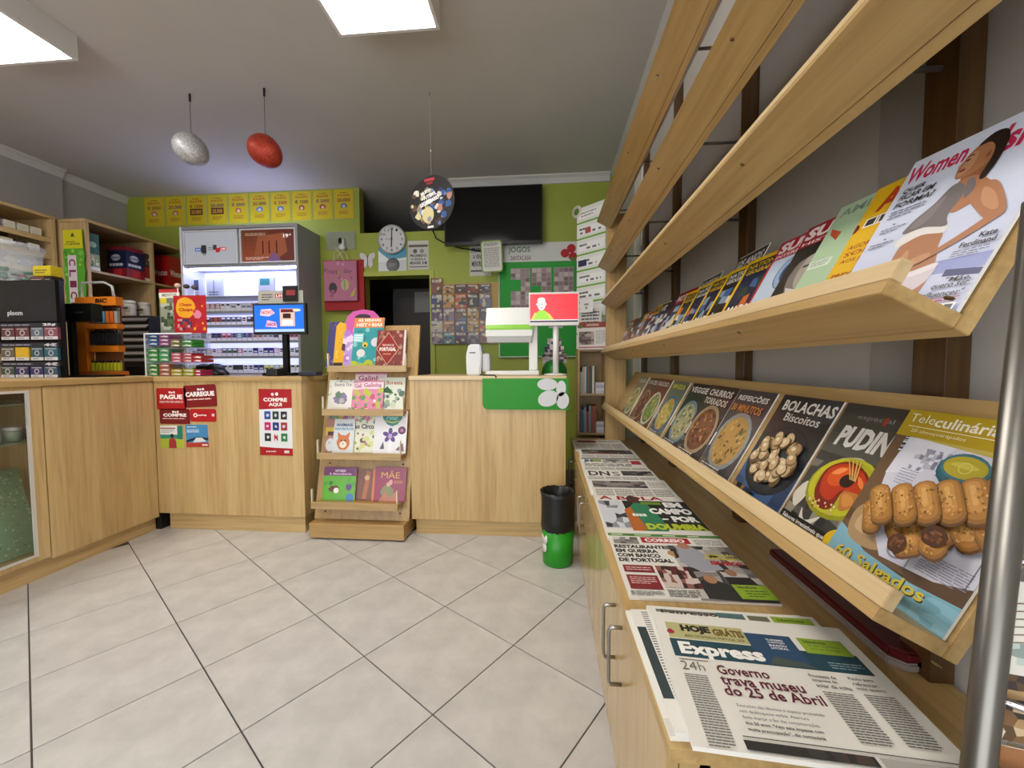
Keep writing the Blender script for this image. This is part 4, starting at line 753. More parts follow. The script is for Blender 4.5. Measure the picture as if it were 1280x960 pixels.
book(0, 424, 470, 386, a_pink, 'pink arched book with a carrying handle on the top shelf', .9, shape=arch); book(0, 437, 475, 397, a_teal, 'teal picture book with an orange title band and bunnies', 2); book(0, 468, 505, 413, a_port, 'dark red patterned book about Portugal on the top shelf', 2.2)
def a_bea(p): p.rect(0, 0, 1, 1, '#dfe3dc'); blobs(p, ['#9ab09a', '#c8d4c4', '#8a9a90'], 26, 3, r=.05); p.rect(.14, .08, .94, .92, '#e8e6de'); p.text('Beatriz Trix', .22, .78, .9, .9, '#7a7888', .01); p.ell(.5, .38, .26, '#8a88a8', rv=.2, jit=.2, seed=3); p.ell(.4, .5, .12, '#6a8a6c', jit=.2, seed=2); p.ell(.55, .3, .1, '#c8b8b0')
def a_pinkg(p): p.rect(0, 0, 1, 1, '#d88aa8'); p.rect(0, .72, 1, .95, '#e8d4dc'); p.text('Galinha', .1, .78, .9, .92, '#a83a6a', .02); blobs(p, ['#e8b4c4', '#c85a80', '#b8c04a', '#f0dce0', '#6a9a5a'], 20, 4, 0, 0, 1, .7, .12)
def a_pale(p): p.rect(0, 0, 1, 1, '#dce2d4'); p.text('A floresta', .1, .78, .9, .9, '#b0503a', .02); blobs(p, ['#9ab08a', '#c8d0b8', '#8a9aa0', '#5a7060'], 24, 6, 0, .1, 1, .7, .1); p.poly([(.1, .55), (.35, .72), (.6, .5)], '#2f5a38')
book(1, 440, 480, 466, a_pinkg, 'pale pink picture book standing at the back of the second shelf', 0); book(1, 408, 440, 475, a_bea, 'white picture book with a grey animal on the second shelf', 1)
book(1, 438, 460, 477, a_pinkg, 'pink picture book with a hen at the left of its twin', 1.6); book(1, 449, 477, 476, a_pinkg, 'pink picture book with a hen overlapping its twin', 2.4); book(1, 470, 504, 472, a_pale, 'pale green forest picture book at the end of the second shelf', 1)
def a_flo(p): p.rect(0, 0, 1, 1, '#b8bcb4'); blobs(p, ['#b06a8a', '#8aa07a', '#d8c8d0', '#6a7a8c', '#d0b84a'], 50, 9, r=.07)
def a_fox(p):
    p.rect(0, 0, 1, 1, '#cfd6da'); p.text('ANIMAIS', .1, .78, .9, .87, '#3a5a8c', .04); p.text('FANTÁSTICOS', .05, .67, .95, .76, '#3a8aa8', .04); p.ell(.5, .3, .3, '#c8733a', rv=.22, jit=.08); p.poly([(.24, .42), (.2, .62), (.42, .5)], '#c8733a'); p.poly([(.58, .5), (.8, .62), (.76, .42)], '#c8733a'); p.ell(.5, .24, .17, '#e8ddd0', rv=.1); p.ell(.4, .36, .035, '#22181a'); p.ell(.6, .36, .035, '#22181a'); p.ell(.5, .26, .03, '#22181a')
def a_cir(p): p.rect(0, 0, 1, 1, '#d8dcc8'); p.text('ao Circo', .12, .64, .95, .78, '#4a3a4c', .04); blobs(p, ['#c8cc8a', '#e0e0c0', '#98a860', '#5a4a3a', '#b86a8a'], 22, 11, .1, .05, 1, .55, .1); blobs(p, ['#c86a8a', '#8a6aa8', '#7aa06a', '#d0b84a'], 16, 12, 0, .8, 1, 1, .08)
def a_pet(p):
    p.rect(0, 0, 1, 1, '#dcdce0'); p.poly([(.24, 1), (.84, 1), (.84, .82), (.7, .68), (.54, .63), (.38, .68), (.24, .82)], '#147a72'); p.text('Petar', .36, .79, .72, .9, '#8fd0c8', .02); p.poly([(.2, .78), (.54, .70), (.88, .78), (.54, .74)], '#b0b83a')
    for a in range(5): t = a*1.256+.3; p.ell(.5+.14*math.cos(t), .42+.10*math.sin(t), .1, '#4a2878', rv=.05, rot=t)
    p.ell(.5, .40, .07, '#b090c8'); p.ell(.85, .54, .12, '#5a1c50'); p.ell(.85, .54, .05, '#a86a90'); p.poly([(.44, .0), (.48, .3), (.54, .3), (.58, 0)], '#e4e4e8'); p.poly([(.2, .1), (.3, .28), (.34, .1)], '#3a3a5c'); p.poly([(.68, .08), (.9, .25), (.95, .05)], '#7a4a70')
def a_owl(p): p.rect(0, 0, 1, 1, '#a87a6c'); p.rect(0, .5, 1, .75, '#c8b03a'); p.rect(.2, .5, 1, .62, '#5a2a38'); p.ell(.5, .22, .42, '#d0d4d8', rv=.2); p.ell(.4, .28, .05, '#2a2a2c')
book(2, 407, 466, 511, a_flo, 'wide floral patterned picture book at the back of the third shelf', 0, .008); book(2, 404, 418, 524, a_owl, 'narrow yellow and maroon book with a pale owl on the third shelf', 1)
book(2, 414, 440, 524, a_fox, 'picture book with an orange fox on the third shelf', 1.8); book(2, 436, 466, 520, a_cir, 'pale yellow circus picture book beside the fox book', 1); book(2, 465, 506, 514, a_pet, 'white book with a purple flower and teal badge on the third shelf', 1.9)
def a_gre(p): p.rect(0, 0, 1, 1, '#5aa62a'); p.rect(0, .74, 1, 1, '#6f2868'); p.text('NATUREZA', .35, .86, .68, .93, '#e8dce6', .03); p.text('à descoberta', .18, .77, .85, .84, '#dcc8d8', .02); p.ell(.35, .35, .16, '#5a3420', jit=.2, seed=3, rv=.1); p.ell(.42, .30, .08, '#e4e0dc'); p.ell(.8, .42, .09, '#5a3a80', rv=.12); blobs(p, ['#2f7a24', '#4a9a2a'], 6, 4, .0, .5, 1, .68, .08); p.ell(.85, .1, .12, '#3a7ab8')
def a_bro(p): p.rect(0, 0, 1, 1, '#6f3a1e'); p.rect(.86, 0, 1, 1, '#c86a28'); p.poly([(.4, .05), (.5, .5), (.55, .95), (.75, .9), (.7, .5), (.6, .05)], '#a85a2c'); p.ell(.6, .72, .12, '#d0a06a', rv=.08)
def a_mae(p): p.rect(0, 0, 1, 1, '#8a1848'); p.text('MÃE', .2, .68, .8, .90, '#d8a04a', .0); p.lines(.62, .52, .9, .62, 2, '#d8a04a', .3, 3); p.ell(.42, .28, .2, '#7a7a4a', rv=.2, jit=.1); p.ell(.45, .5, .07, '#c8a07a'); p.poly([(.15, 0), (.35, .3), (.5, .1), (.7, .3), (.8, 0)], '#b06a4a'); p.ell(.52, .56, .06, '#d890a0', rv=.08)
book(3, 401, 442, 584, a_gre, 'green picture book with a purple title band on the bottom shelf', 1); book(3, 440, 467, 586, a_bro, 'brown and orange book between the green and crimson books', 0); book(3, 466, 505, 584, a_mae, 'crimson book titled MÃE on the bottom shelf', 1)
# ================================================================== back wall
YW = YB-.001
# yellow sheets in clear sleeves, left wall
def art_price(seed):
    def f(p):
        rr = random.Random(seed); p.rect(0, 0, 1, 1, '#c2b53a'); p.rect(.04, .03, .96, .97, '#d3bd1c'); p.text('jogo', .3, .86, .7, .92, '#6a3a20', .01); p.text('RASPE', .2, .76, .8, .84, '#b8502a', .02); cc = rr.choice(['#b03a2a', '#7a4a5c', '#5a3a30', '#8a3a3a']); p.text(rr.choice(['€ 1500', '€ 2000', '20.000']), .16, .58, .84, .70, cc, .03)
        if seed in (2, 3): p.rect(.18, .34, .82, .56, '#5a2a2a'); p.text('20.000', .24, .38, .76, .52, '#d8a83a', .03)
        else: p.ell(.5, .44, .16, rr.choice(['#c86a4a', '#8a8ab0', '#4a7ab8', '#a8403a']), rv=.09, jit=.15, seed=seed); p.ell(.5, .42, .08, '#e0d0a0', jit=.2, seed=seed)
        p.lines(.25, .15, .75, .28, 3, '#a8602c', .45, seed)
    return f
pn = ['first', 'second', 'third', 'fourth', 'fifth', 'sixth', 'seventh', 'eighth', 'ninth', 'tenth']
for k in range(10):
    x0 = 181+k*26.3; yt = 247-k*1.15; r = rY(x0, yt, x0+24.5, yt+37, YBL-.001)
    wallprint('framed_price_sheet', '%s yellow scratch card sheet from the left in the row under the ceiling' % pn[k], 'poster', (*r, YBL-.001), art_price(k), .004, GLOSS, 'yellow sheets in clear sleeves', P('#cfd0b8', .3))
# plug-in device, clear sleeve and gift bags
r = rY(407, 289, 444, 312, YBL-.02); bg = thing('plastic_sleeve', 'clear plastic sleeve hanging behind the white wall hook', 'sleeve', ((r[0]+r[1])/2, YBL-.02, r[2])); bx('sheet', (r[0], r[1], YBL-.012, YBL-.01, r[2], r[3]), P('#dfe4da', .15, trans=.5, alpha=.45), bg)
c0 = onY(426, 303, YBL-.06); hk = thing('wall_hook', 'white plug shaped hook with a black oval above the gift bags', 'hook', (c0.x, YBL-.03, c0.z))
MB().ball(c0+Vector((0, .02, -.05)), .035, 1.1, .8, .8).build('white_base', WHITEP, hk); MB().ball(c0+Vector((-.01, .0, .02)), .022, .8, .6, 1.5).build('black_oval', BLACK, hk); MB().box(c0.x-.02, c0.x+.02, c0.y+.02, YBL-.013, c0.z-.07, c0.z+.05, bev=.008).build('mount', WHITEP, hk)
def bag(px, Y, col, label, art, hx, zt, dep=.05):
    x0, x1, z0, z1 = rY(*px, Y); e = thing('gift_bag', label, 'gift bag', ((x0+x1)/2, Y, z0), 'gift bags hung on the back wall'); mtl = P(col, .5)
    MB().prism([(Y, z0), (Y, z1), (Y+.012, z1), (Y+dep, z0)], x0, x1, 'x').build('bag_body', mtl, e)
    a = Vector((x0+(x1-x0)*.3, Y+.004, z1)); c_ = Vector((x0+(x1-x0)*.62, Y+.004, z1)); t = Vector((hx, Y+.004, zt)); MB().tube([a, a.lerp(t, .6)+Vector((-.01, 0, 0)), t, c_.lerp(t, .6)+Vector((.01, 0, 0)), c_], .004, 6).build('rope_handle', P('#e0d4cc', .7), e)
    p = Pr(x1-x0, z1-z0); art(p); o = p.build('print', PAPER, e, frame3(Vector((x0, Y-.0005, z0))-e.location, (1, 0, 0), (0, 0, 1)))
    return e
def a_bagp(p): p.rect(0, 0, 1, 1, '#b5708c'); p.text('happy day', .12, .66, .85, .80, '#6a4058', .0); p.ell(.27, .32, .13, '#3c3c40', rv=.15, n=8); p.ell(.64, .40, .12, '#c8b07a', rv=.14); p.rect(.6, .28, .66, .52, '#8aa07a'); p.poly([(.78, .1), (.98, .36), (.9, .12)], '#c0b44a'); blobs(p, ['#c88aa4', '#9a5a78', '#a88a5a'], 14, 3, r=.05)
bag((405, 325, 455, 388), YBL-.075, '#a5181f', 'plain red paper bag hanging behind the pink one', lambda p: p.rect(0, 0, 1, 1, '#a5181f'), c0.x+.03, c0.z-.09)
bag((405, 326, 446, 376), YBL-.115, '#b5708c', 'pink gift bag with balloon drawings hanging on the back wall', a_bagp, c0.x-.03, c0.z-.07, .03)
# clock
cc = onY(489.5, 299, YW-.03); rad = .152
ck = thing('wall_clock', 'round white wall clock with black numerals above the doorway', 'clock', (cc.x, YW-.02, cc.z-rad))
MB().lathe([(rad*.93, 0), (rad, .012), (rad, .03), (rad*.95, .04), (rad*.9, .035), (rad*.9, .022)], (cc.x, YW, cc.z), 40, mtx=None).build('rim', P('#b9bbbd', .35, .4), ck).data.transform(Matrix.Identity(4))
rim = ck.children[0]; me = rim.data; q = Matrix.Translation(Vector((cc.x, YW, cc.z))-ck.location); me.transform(q.inverted()); me.transform(Matrix.Rotation(math.pi/2, 4, 'X')); me.transform(q)
p = Pr(2*rad, 2*rad, noclip=True); p.ell(.5, .5, .46, '#d9dadc', n=40)
for k in range(12):
    a = math.pi/2-2*math.pi*(k+1)/12; u, v = .5+.36*math.cos(a), .5+.36*math.sin(a); s_ = str(k+1); w_ = .035*len(s_); p.text(s_, u-w_/1.0, v-.045, u+w_/1.0, v+.045, '#222326', .01)
o = p.build('dial_print', PAPER, ck, frame3(Vector((cc.x-rad, YW-.026, cc.z-rad))-ck.location, (1, 0, 0), (0, 0, 1)))
def hand(name, ang, L, w_, dy): 
    dx, dz = math.sin(ang), math.cos(ang); mt = frame3(Vector((cc.x, YW-dy, cc.z)), (dz, 0, -dx), (dx, 0, dz)); MB().box(-w_, w_, -.02, L, 0, .002, mtx=mt).build(name, P('#151517', .4), ck)
hand('minute_hand', math.radians(2), .115, .004, .03); hand('hour_hand', math.radians(182), .08, .005, .034); hand('second_hand', math.radians(270), .06, .0015, .037)
# notices and stickers round the doorway
def art_notice(p):
    p.rect(0, 0, 1, 1, '#c9c9c2'); p.rect(0, .90, 1, 1, '#d4d2c8'); p.rect(.04, .78, .96, .86, '#6a5a50'); p.ell(.35, .64, .1, '#5a5a5c'); p.ell(.68, .64, .1, '#8a8a8c'); p.text('PROIBIDO', .1, .44, .9, .53, '#333336', .03); p.text('A VENDA A', .15, .32, .85, .40, '#333336', .02); p.text('MENORES', .1, .18, .62, .28, '#333336', .03); p.text('18', .7, .18, .92, .28, '#4a3a6a', .05); p.rect(.05, .08, .95, .11, '#55555a')
wallprint('notice_sheet', 'grey printed notice to the right of the clock', 'notice', (*rY(510, 301, 536, 337, YW), YW), art_notice)
def art_blue(p): p.rect(0, 0, 1, 1, '#c5ccd0'); p.rect(0, .55, 1, 1, '#4a9ab8'); p.poly([(0, .9), (.4, .5), (1, .6), (1, .5), (0, .4)], '#dfe6ea'); p.ell(.52, .30, .24, '#1c1d20'); p.ell(.52, .30, .19, '#34363a'); p.lines(.4, .22, .64, .38, 3, '#8a8a8c', .4, 3)
wallprint('round_badge_sticker', 'blue and white sticker with a black disc under the clock', 'sticker', (*rY(473, 310, 508, 340, YW), YW), art_blue, .001, GLOSS)
sp = thing('butterfly_ornament', 'small white paper butterfly ornament between the bags and the clock', 'ornament', onY(459, 336, YW-.01)); q0 = onY(459, 324, YW-.012)
for sgn in (-1, 1):
    pts = [(q0.x+sgn*.002, q0.z-.05), (q0.x+sgn*.03, q0.z-.09), (q0.x+sgn*.06, q0.z-.06), (q0.x+sgn*.05, q0.z-.01), (q0.x+sgn*.085, q0.z+.03), (q0.x+sgn*.08, q0.z+.07), (q0.x+sgn*.03, q0.z+.06), (q0.x+sgn*.002, q0.z+.01)]
    MB().prism(pts, YW-.006, YW-.002, 'y').build('wing', P('#d6d4d6', .3), sp)
MB().tube([(q0.x, YW-.008, q0.z-.06), (q0.x, YW-.008, q0.z+.04)], .004, 6).build('body', P('#8a5a58', .5), sp)
wallprint('notice_sheet', 'grey printed notice left of the lottery board', 'notice', (*rY(587, 278, 614, 345, YW), YW), art_notice)
# TV
x0, x1, z0, z1 = rY(555, 232, 678, 305, YB-.14); tv = thing('tv', 'large black flat television high on the green wall', 'television', ((x0+x1)/2, YB-.1, z0))
MB().box(x0, x1, YB-.135, YB-.09, z0, z1, bev=.004).build('body', P('#0b0b0d', .35), tv); bx('screen', (x0+.015, x1-.015, YB-.138, YB-.1345, z0+.03, z1-.015), P('#060608', .12), tv); bx('wall_bracket', ((x0+x1)/2-.12, (x0+x1)/2+.2, YB-.09, YB-.001, z0+.1, z0+.4), BLACK, tv)
bx('logo', ((x0+x1)/2-.03, (x0+x1)/2+.03, YB-.1365, YB-.135, z0+.01, z0+.018), P('#77787c', .4), tv)
a = onY(541, 288, YW-.02); pth = [a, onY(545, 298, YW-.02), onY(556, 304, YW-.02), onY(575, 310, YW-.02), onY(602, 314, YW-.02)]
tag(MB().tube(pth, .006, 6).build('cable', BLACK), 'black cable running along the wall under the television', 'cable')
# rules notice with rounded green border
def art_rules(p): p.poly([(a_/p.w, b_/p.h) for a_, b_ in rrect(p.w, p.h, .03)], '#7fa04a'); p.poly([((a_+.012)/p.w, (b_+.012)/p.h) for a_, b_ in rrect(p.w-.024, p.h-.024, .024)], '#dcdcd6'); p.lines(.14, .83, .86, .94, 3, '#6a6a66', .5, 2); p.lines(.14, .16, .86, .78, 14, '#8a8a86', .45, 3)
sticker('rules_notice', 'white rules notice with a rounded green border hanging below the television', (602, 301, 629, 341), art_rules, .04, YB-.16, .03, cat='notice', pm=PAPER)
# lottery board
x0, x1, z0, z1 = rY(624, 303, 722, 446, YB-.03); jb = thing('lottery_board', 'green lottery notice board with white JOGOS header on the back wall', 'notice board', ((x0+x1)/2, YB-.02, z0))
bx('board', (x0, x1, YB-.03, YB-.002, z0, z1), P('#1f8a2c', .4), jb, bev=.004); MB().tube([(x0, YB-.03, z1-.3), (x0, YB-.03, z0), (x1, YB-.03, z0), (x1, YB-.03, z1-.3)], .011, 8).build('edge_frame', P('#c4d2c0', .35), jb)
p = Pr(x1-x0, z1-z0); p.rect(0, 0, 1, 1, '#1c9a30'); p.rect(0, .82, 1, 1, '#d4d6d2'); p.rect(0, .80, 1, .835, '#2c9a38'); p.text('JOGOS', .12, .905, .40, .965, '#1f6a48', .01); p.text('SANTACASA', .15, .85, .41, .89, '#7a4a58', .01)
for u, v in ((.84, .90), (.92, .94), (.94, .87)): p.ell(u, v, .055, '#b01c24')
p.poly([(.86, .86), (.98, .83), (.98, .86)], '#2f8a3a'); rr = random.Random(5)
for c_ in range(3):
    u0 = (.15, .42, .70)[c_]; u1 = u0+.25; p.rect(u0, .42, u1, .78, '#a89a98')
    for j in range(9):
        for i in range(4): p.rect(u0+.004+i*.062, .424+j*.0395, u0+.058+i*.062, .424+j*.0395+.034, rr.choice(['#b8aca8', '#9a8a8c', '#8c7678', '#c4bab4', '#7a6a6c']))
p.rect(.15, .58, .28, .68, '#1c9a30'); p.rect(.42, .55, .54, .62, '#1c9a30'); p.poly([(.0, .34), (.12, .44), (.16, .36), (.04, .33)], '#b0b4a8')
p.build('board_print', PAPER, jb, frame3(Vector((x0, YB-.0305, z0))-jb.location, (1, 0, 0), (0, 0, 1)))
# scratch card display
x0, x1, z0, z1 = rY(538, 346, 614, 430, YB-.05); sd = thing('scratch_card_display', 'wooden wall display holding rows of colourful scratch cards', 'card display', ((x0+x1)/2, YB-.03, z0)); bx('backboard', (x0, x1+.16, YB-.02, YB-.001, z0, z1-.06), P('#b89a5c', .6), sd)
rr = random.Random(11); cw = (x1-x0)/5; rows = [(.76, 1.0), (.54, .76), (.34, .55), (.18, .36), (0, .19)]
pal = ['#7a4a34', '#5a6a8a', '#a8743a', '#b08440', '#8a7a84', '#2f3f7a', '#5a3a4c', '#3f7a86', '#b8862c', '#8a4a3a', '#4a2a5a', '#c05a3a', '#6a5a48', '#7a6a84', '#3a3a3c', '#b0a898']
cl_ = ['red', 'blue', 'orange', 'gold', 'violet']
for j, (a_, b_) in enumerate(rows):
    for i in range(5):
        if j == 0 and i == 0: tp = z1
        else: tp = z0+(z1-z0)*b_*(.9 if j == 0 else 1)
        X0, X1 = x0+cw*i+.003, x0+cw*(i+1)-.003; Z0, Z1 = z0+(z1-z0)*a_+.004, tp-.004; c1 = pal[(j*5+i*3) % len(pal)]
        def fa(p, c1=c1, s=j*5+i): p.rect(0, 0, 1, 1, c1); p.mosaic(.05, .05, .95, .95, 4, 5, [c1, '#c8b890', '#3a3234', rr.choice(pal), c1], s, .75); p.text(['EURO', 'OURO', 'SORTE', 'MEGA', 'X20'][s % 5], .12, .7, .88, .9, '#e0d8c4', .03)
        e = wallprint('scratch_card', '%s scratch card in the %s row of the wooden card display' % (['leftmost', 'second', 'middle', 'fourth', 'rightmost'][i], ['top', 'second', 'middle', 'fourth', 'bottom'][j]), 'scratch card', (X0, X1, Z0, Z1, YB-.021-.002*(j % 2)), fa, .012, GLOSS, 'scratch cards on the wall display', P('#8a6a48', .5))
# results panel, leaflets and little bookshelf at the end of the rack
pa = onY(721, 320, 3.45); pb = onY(757, 320, 3.25); zt, zb = onY(721, 262, 3.45).z, onY(735, 437, 3.25).z+.0006; ux = Vector((pb.x-pa.x, -.2, 0)); W_ = ux.length
rp = thing('results_panel', 'tall white lottery results panel with green rules beside the rack', 'results panel', mat=frame3(Vector((pa.x, 3.45, zb)), ux, (0, 0, 1)))
MB().box(0, W_, 0, zt-zb, -.014, -.0003).build('board', P('#d8dad4', .4), rp, local=True); p = Pr(W_, zt-zb); p.rect(0, 0, 1, 1, '#dcded8'); n = 9
for k in range(n):
    v = 1-(k+1)/n; p.rect(0, v, 1, v+.012, '#6fa63a'); p.rect(.06, v+.03, .94, v+.085, '#e8e9e6')
    if k == 0: p.lines(.15, v+.04, .7, v+.08, 2, '#8a8a8a', .4, 2)
    else: p.lines(.1, v+.06, .5, v+.082, 1, '#55555a', .6, k); p.lines(.12 if k % 2 else .35, v+.035, .92, v+.055, 1, '#6a6a70', .7, k+3, .5)
    if k == 3: p.rect(.06, v+.035, .36, v+.08, '#2a3050')
    if k in (1, 6): p.rect(.3, v+.035, .5, v+.07, '#b04a4a')
p.build('print', PAPER, rp); MB().lathe([(.05, 0), (.05, .01), (0, .01)], (0, zt-zb-.02, -.005), 20).build('round_logo', P('#d8d4c4', .5), rp, local=True); MB().lathe([(.028, .0102), (.02, .016), (0, .016)], (0, zt-zb-.02, -.005), 12).build('round_logo_centre', P('#5a7a3a', .5), rp, local=True)
bs = thing('bookshelf', 'small wooden bookshelf in the corner behind the end of the rack', 'bookshelf', (.36, 3.35, ZT)); bx_, bX = .245, .475; zs = [ZT, onY(735, 490, 3.25).z-.01, onY(735, 437, 3.25).z]
for x in (bx_, bX-.016): bx('side', (x, x+.016, 3.20, 3.42, 0, zs[2]), WOOD('z', 'rack'), bs)
for z in zs: bx('shelf', (bx_+.0165, bX-.0165, 3.20, 3.42, z-.016, z), WOOD('x', 'beech'), bs)
bx('back', (bx_, bX, 3.42, 3.43, 0, zs[2]), WOOD('z', 'rack'), bs)
rr = random.Random(21)
for s_ in range(2):
    x = bx_+.018; k = 0; nm = ['lower', 'upper'][s_]
    while x < bX-.10:
        t = rr.uniform(.012, .022); h_ = min(rr.uniform(.17, .23), zs[s_+1]-zs[s_]-.03); c1 = rr.choice(['#2f5a4a', '#c8c4b8', '#2a4a7a', '#7a8a9a', '#55585c', '#a8a49a', '#8a4a3a', '#3a6a86']); e = bx('book', (x, x+t, 3.215, 3.36, zs[s_]+.0005, zs[s_]+h_), P(c1, .5), bev=.001)
        tag(e, '%s upright book on the %s shelf of the corner bookshelf' % (['first', 'second', 'third', 'fourth', 'fifth', 'sixth', 'seventh', 'eighth', 'ninth'][k], nm), 'book', 'upright books in the corner bookshelf'); x += t+.001; k += 1
    for j in range(4): e = bx('notebook', (bX-.092+.004*(j % 2), bX-.02, 3.215, 3.33, zs[s_]+.0005+.022*j, zs[s_]+.0215+.022*j), P(['#c8c8d4', '#d8d8dc', '#b0b4c8', '#cfc8cc'][j], .5), bev=.001); tag(e, '%s pale notebook of the pile on the %s shelf' % (['bottom', 'second', 'third', 'top'][j], nm), 'notebook', 'piled notebooks in the corner bookshelf')
def slant(name, label, cat, px0, y0, px1, y1, art, off):
    a_ = onY(px0, (y0+y1)/2, 3.22-off); b_ = onY(px1, (y0+y1)/2, 3.16-off); z1_, z0_ = onY(px0, y0, 3.2-off).z, onY(px0, y1, 3.2-off).z; v = Vector((b_.x-a_.x, b_.y-a_.y, 0)); e = thing(name, label, cat, mat=frame3(Vector((a_.x, a_.y, z0_)), v, (0, 0, 1)))
    MB().box(0, v.length, 0, z1_-z0_, -.003, -.0003).build('backing', PAGES, e, local=True); p = Pr(v.length, z1_-z0_); art(p); p.build('print', PAPER, e)
slant('text_sheet', 'white text sheet hanging under the results panel', 'notice', 724, 386, 752, 412, lambda p: (p.rect(0, 0, 1, 1, '#cfcfca'), p.lines(.1, .1, .9, .9, 5, '#55555a', .5, 3)), .0)
slant('icon_card', 'small white card with a grey icon beside the red screen', 'card', 725, 374, 741, 391, lambda p: (p.rect(0, 0, 1, 1, '#dcdcda'), p.ell(.5, .6, .2, '#8a8a8c', rv=.08), p.ell(.5, .35, .08, '#6a6a6c')), .012)
slant('price_leaflet', 'white leaflet with a rust red header at the end of the rack', 'leaflet', 722, 403, 760, 437, lambda p: (p.rect(0, 0, 1, 1, '#d4d0ca'), p.rect(0, .8, 1, 1, '#8a3a2a'), p.text('RASPADINHAS', .3, .86, .7, .94, '#e0d0c8', .02), p.ell(.1, .84, .06, '#4a7a3a'), p.mosaic(.05, .18, .55, .66, 5, 5, ['#7a6a64', '#a89a90', '#5a4a48'], 3), p.lines(.6, .2, .95, .7, 7, '#8a8a86', .4, 3), p.rect(.04, .06, .96, .1, '#b04a4a')), .03)
# ================================================================== tobacco cabinet
dx0, dx1, dy, dyb, dz = -3.715, -2.455, 3.83, YBL-.002, 2.505
dc = thing('tobacco_cabinet', 'tall grey tobacco cabinet with lit shelves and two poster panels', 'display cabinet', ((dx0+dx1)/2, 4.0, 0)); GR = P('#9a9ba0', .45); FRM = P('#e2e3e8', .35)
bx('side', (dx0, dx0+.025, dy, dyb, 0, dz), FRM, dc); bx('side', (dx1-.025, dx1, dy, dyb, 0, dz), GR, dc); bx('top', (dx0+.025, dx1-.025, dy, dyb, dz-.03, dz), GR, dc); bx('base_unit', (dx0+.025, dx1-.025, dy+.01, dyb, 0, 1.0), GR, dc)
ix0, ix1 = dx0+.025, dx1-.025; yi = dy+.26
bx('lit_back_panel', (ix0, ix1, yi, yi+.01, 1.0, 2.105), P('#cfd4ff', .5, emit=.8), dc)
zh0 = 2.10; bx('header_box', (ix0, ix1, dy+.03, yi+.01, zh0, dz-.031), GR, dc)
xm = (ix0+ix1)/2
for k, (xa, xb) in enumerate(((ix0+.003, xm-.012), (xm+.012, ix1-.003))):
    b = MB()
    for q in ((xa, xa+.014, zh0+.03, dz-.035), (xb-.014, xb, zh0+.03, dz-.035), (xa+.014, xb-.014, zh0+.03, zh0+.044), (xa+.014, xb-.014, dz-.049, dz-.035)): b.box(q[0], q[1], dy+.008, dy+.029, q[2], q[3])
    pf = b.build('poster_frame', FRM, dc); p = Pr(xb-xa-.028, dz-zh0-.093)
    if k == 0:
        p.rect(0, 0, 1, 1, '#a9adb6'); p.rect(.18, .38, .30, .50, '#4a62a8'); p.rect(.30, .32, .40, .58, '#2a2a2c'); p.rect(.33, .26, .39, .32, '#6a7a74'); p.lines(.43, .40, .52, .52, 2, '#5a5a5e', .4, 3); p.rect(.53, .42, .60, .58, '#3a3034'); p.rect(.58, .34, .66, .48, '#b02a34'); p.rect(.66, .40, .78, .50, '#b8343c'); p.text('IQOS', .2, .4, .28, .47, '#dfe4f0', .02); p.text('LM', .68, .42, .76, .48, '#f0e0e0', .03)
    else:
        p.rect(0, 0, 1, 1, '#5a2418'); p.grad(0, 0, .5, 1, '#8a3f28', '#5a3018'); p.poly([(.2, 0), (.3, .8), (.8, .9), (.85, .3), (.6, 0)], '#8a4a2c'); p.poly([(.45, 0), (.6, .3), (.75, 0)], '#6a4a7a'); p.text('19', .78, .74, .88, .86, '#f0e6e0', .05); p.text('€', .89, .8, .93, .86, '#f0e6e0', .02); p.lines(.06, .82, .45, .92, 2, '#c8a890', .35, 3); p.lines(.06, .06, .5, .16, 2, '#d8c0b8', .4, 4)
        for u in (.38, .50, .64): p.rect(u, .25, u+.03, .66, '#4a1410'); p.rect(u+.03, .25, u+.04, .66, '#a8502c')
    p.build('poster_print', BACKLIT, dc, frame3(Vector((xa+.014, dy+.024, zh0+.044))-dc.location, (1, 0, 0), (0, 0, 1)))
LED = P('#c2c9ff', .5, emit=22.0); UPL = P('#b4bcff', .5, emit=16.0); bx('top_light', (dx0+.1, dx1-.05, dy+.15, dy+.19, dz+.0005, dz+.02), UPL, dc); bx('led_tube', (ix0+.03, ix1-.03, dy+.05, dy+.07, zh0-.02, zh0-.001), LED, dc)
rows = [389, 406, 426, 445, 466]; cols_ = [['#d8dae8', '#c4c6e0', '#b07a8a', '#7a4a5a'], ['#dcdce4', '#4a3a4c', '#c8c8d8', '#b0584a', '#6a6a7c'], ['#d4d6e8', '#dcdfee', '#5a5a80', '#c86a84', '#4a9aa8', '#8a8ab8', '#d8b0b0'], ['#d8dce6', '#3a3a8c', '#c8a0c0', '#e0e0ea', '#6a7a70', '#c05a80'], ['#5a5a8c', '#c8cc5a', '#8aa8c0', '#c4ccc8', '#3a4a44', '#dfe2ea', '#a0b0b4']]
pm_ = {}
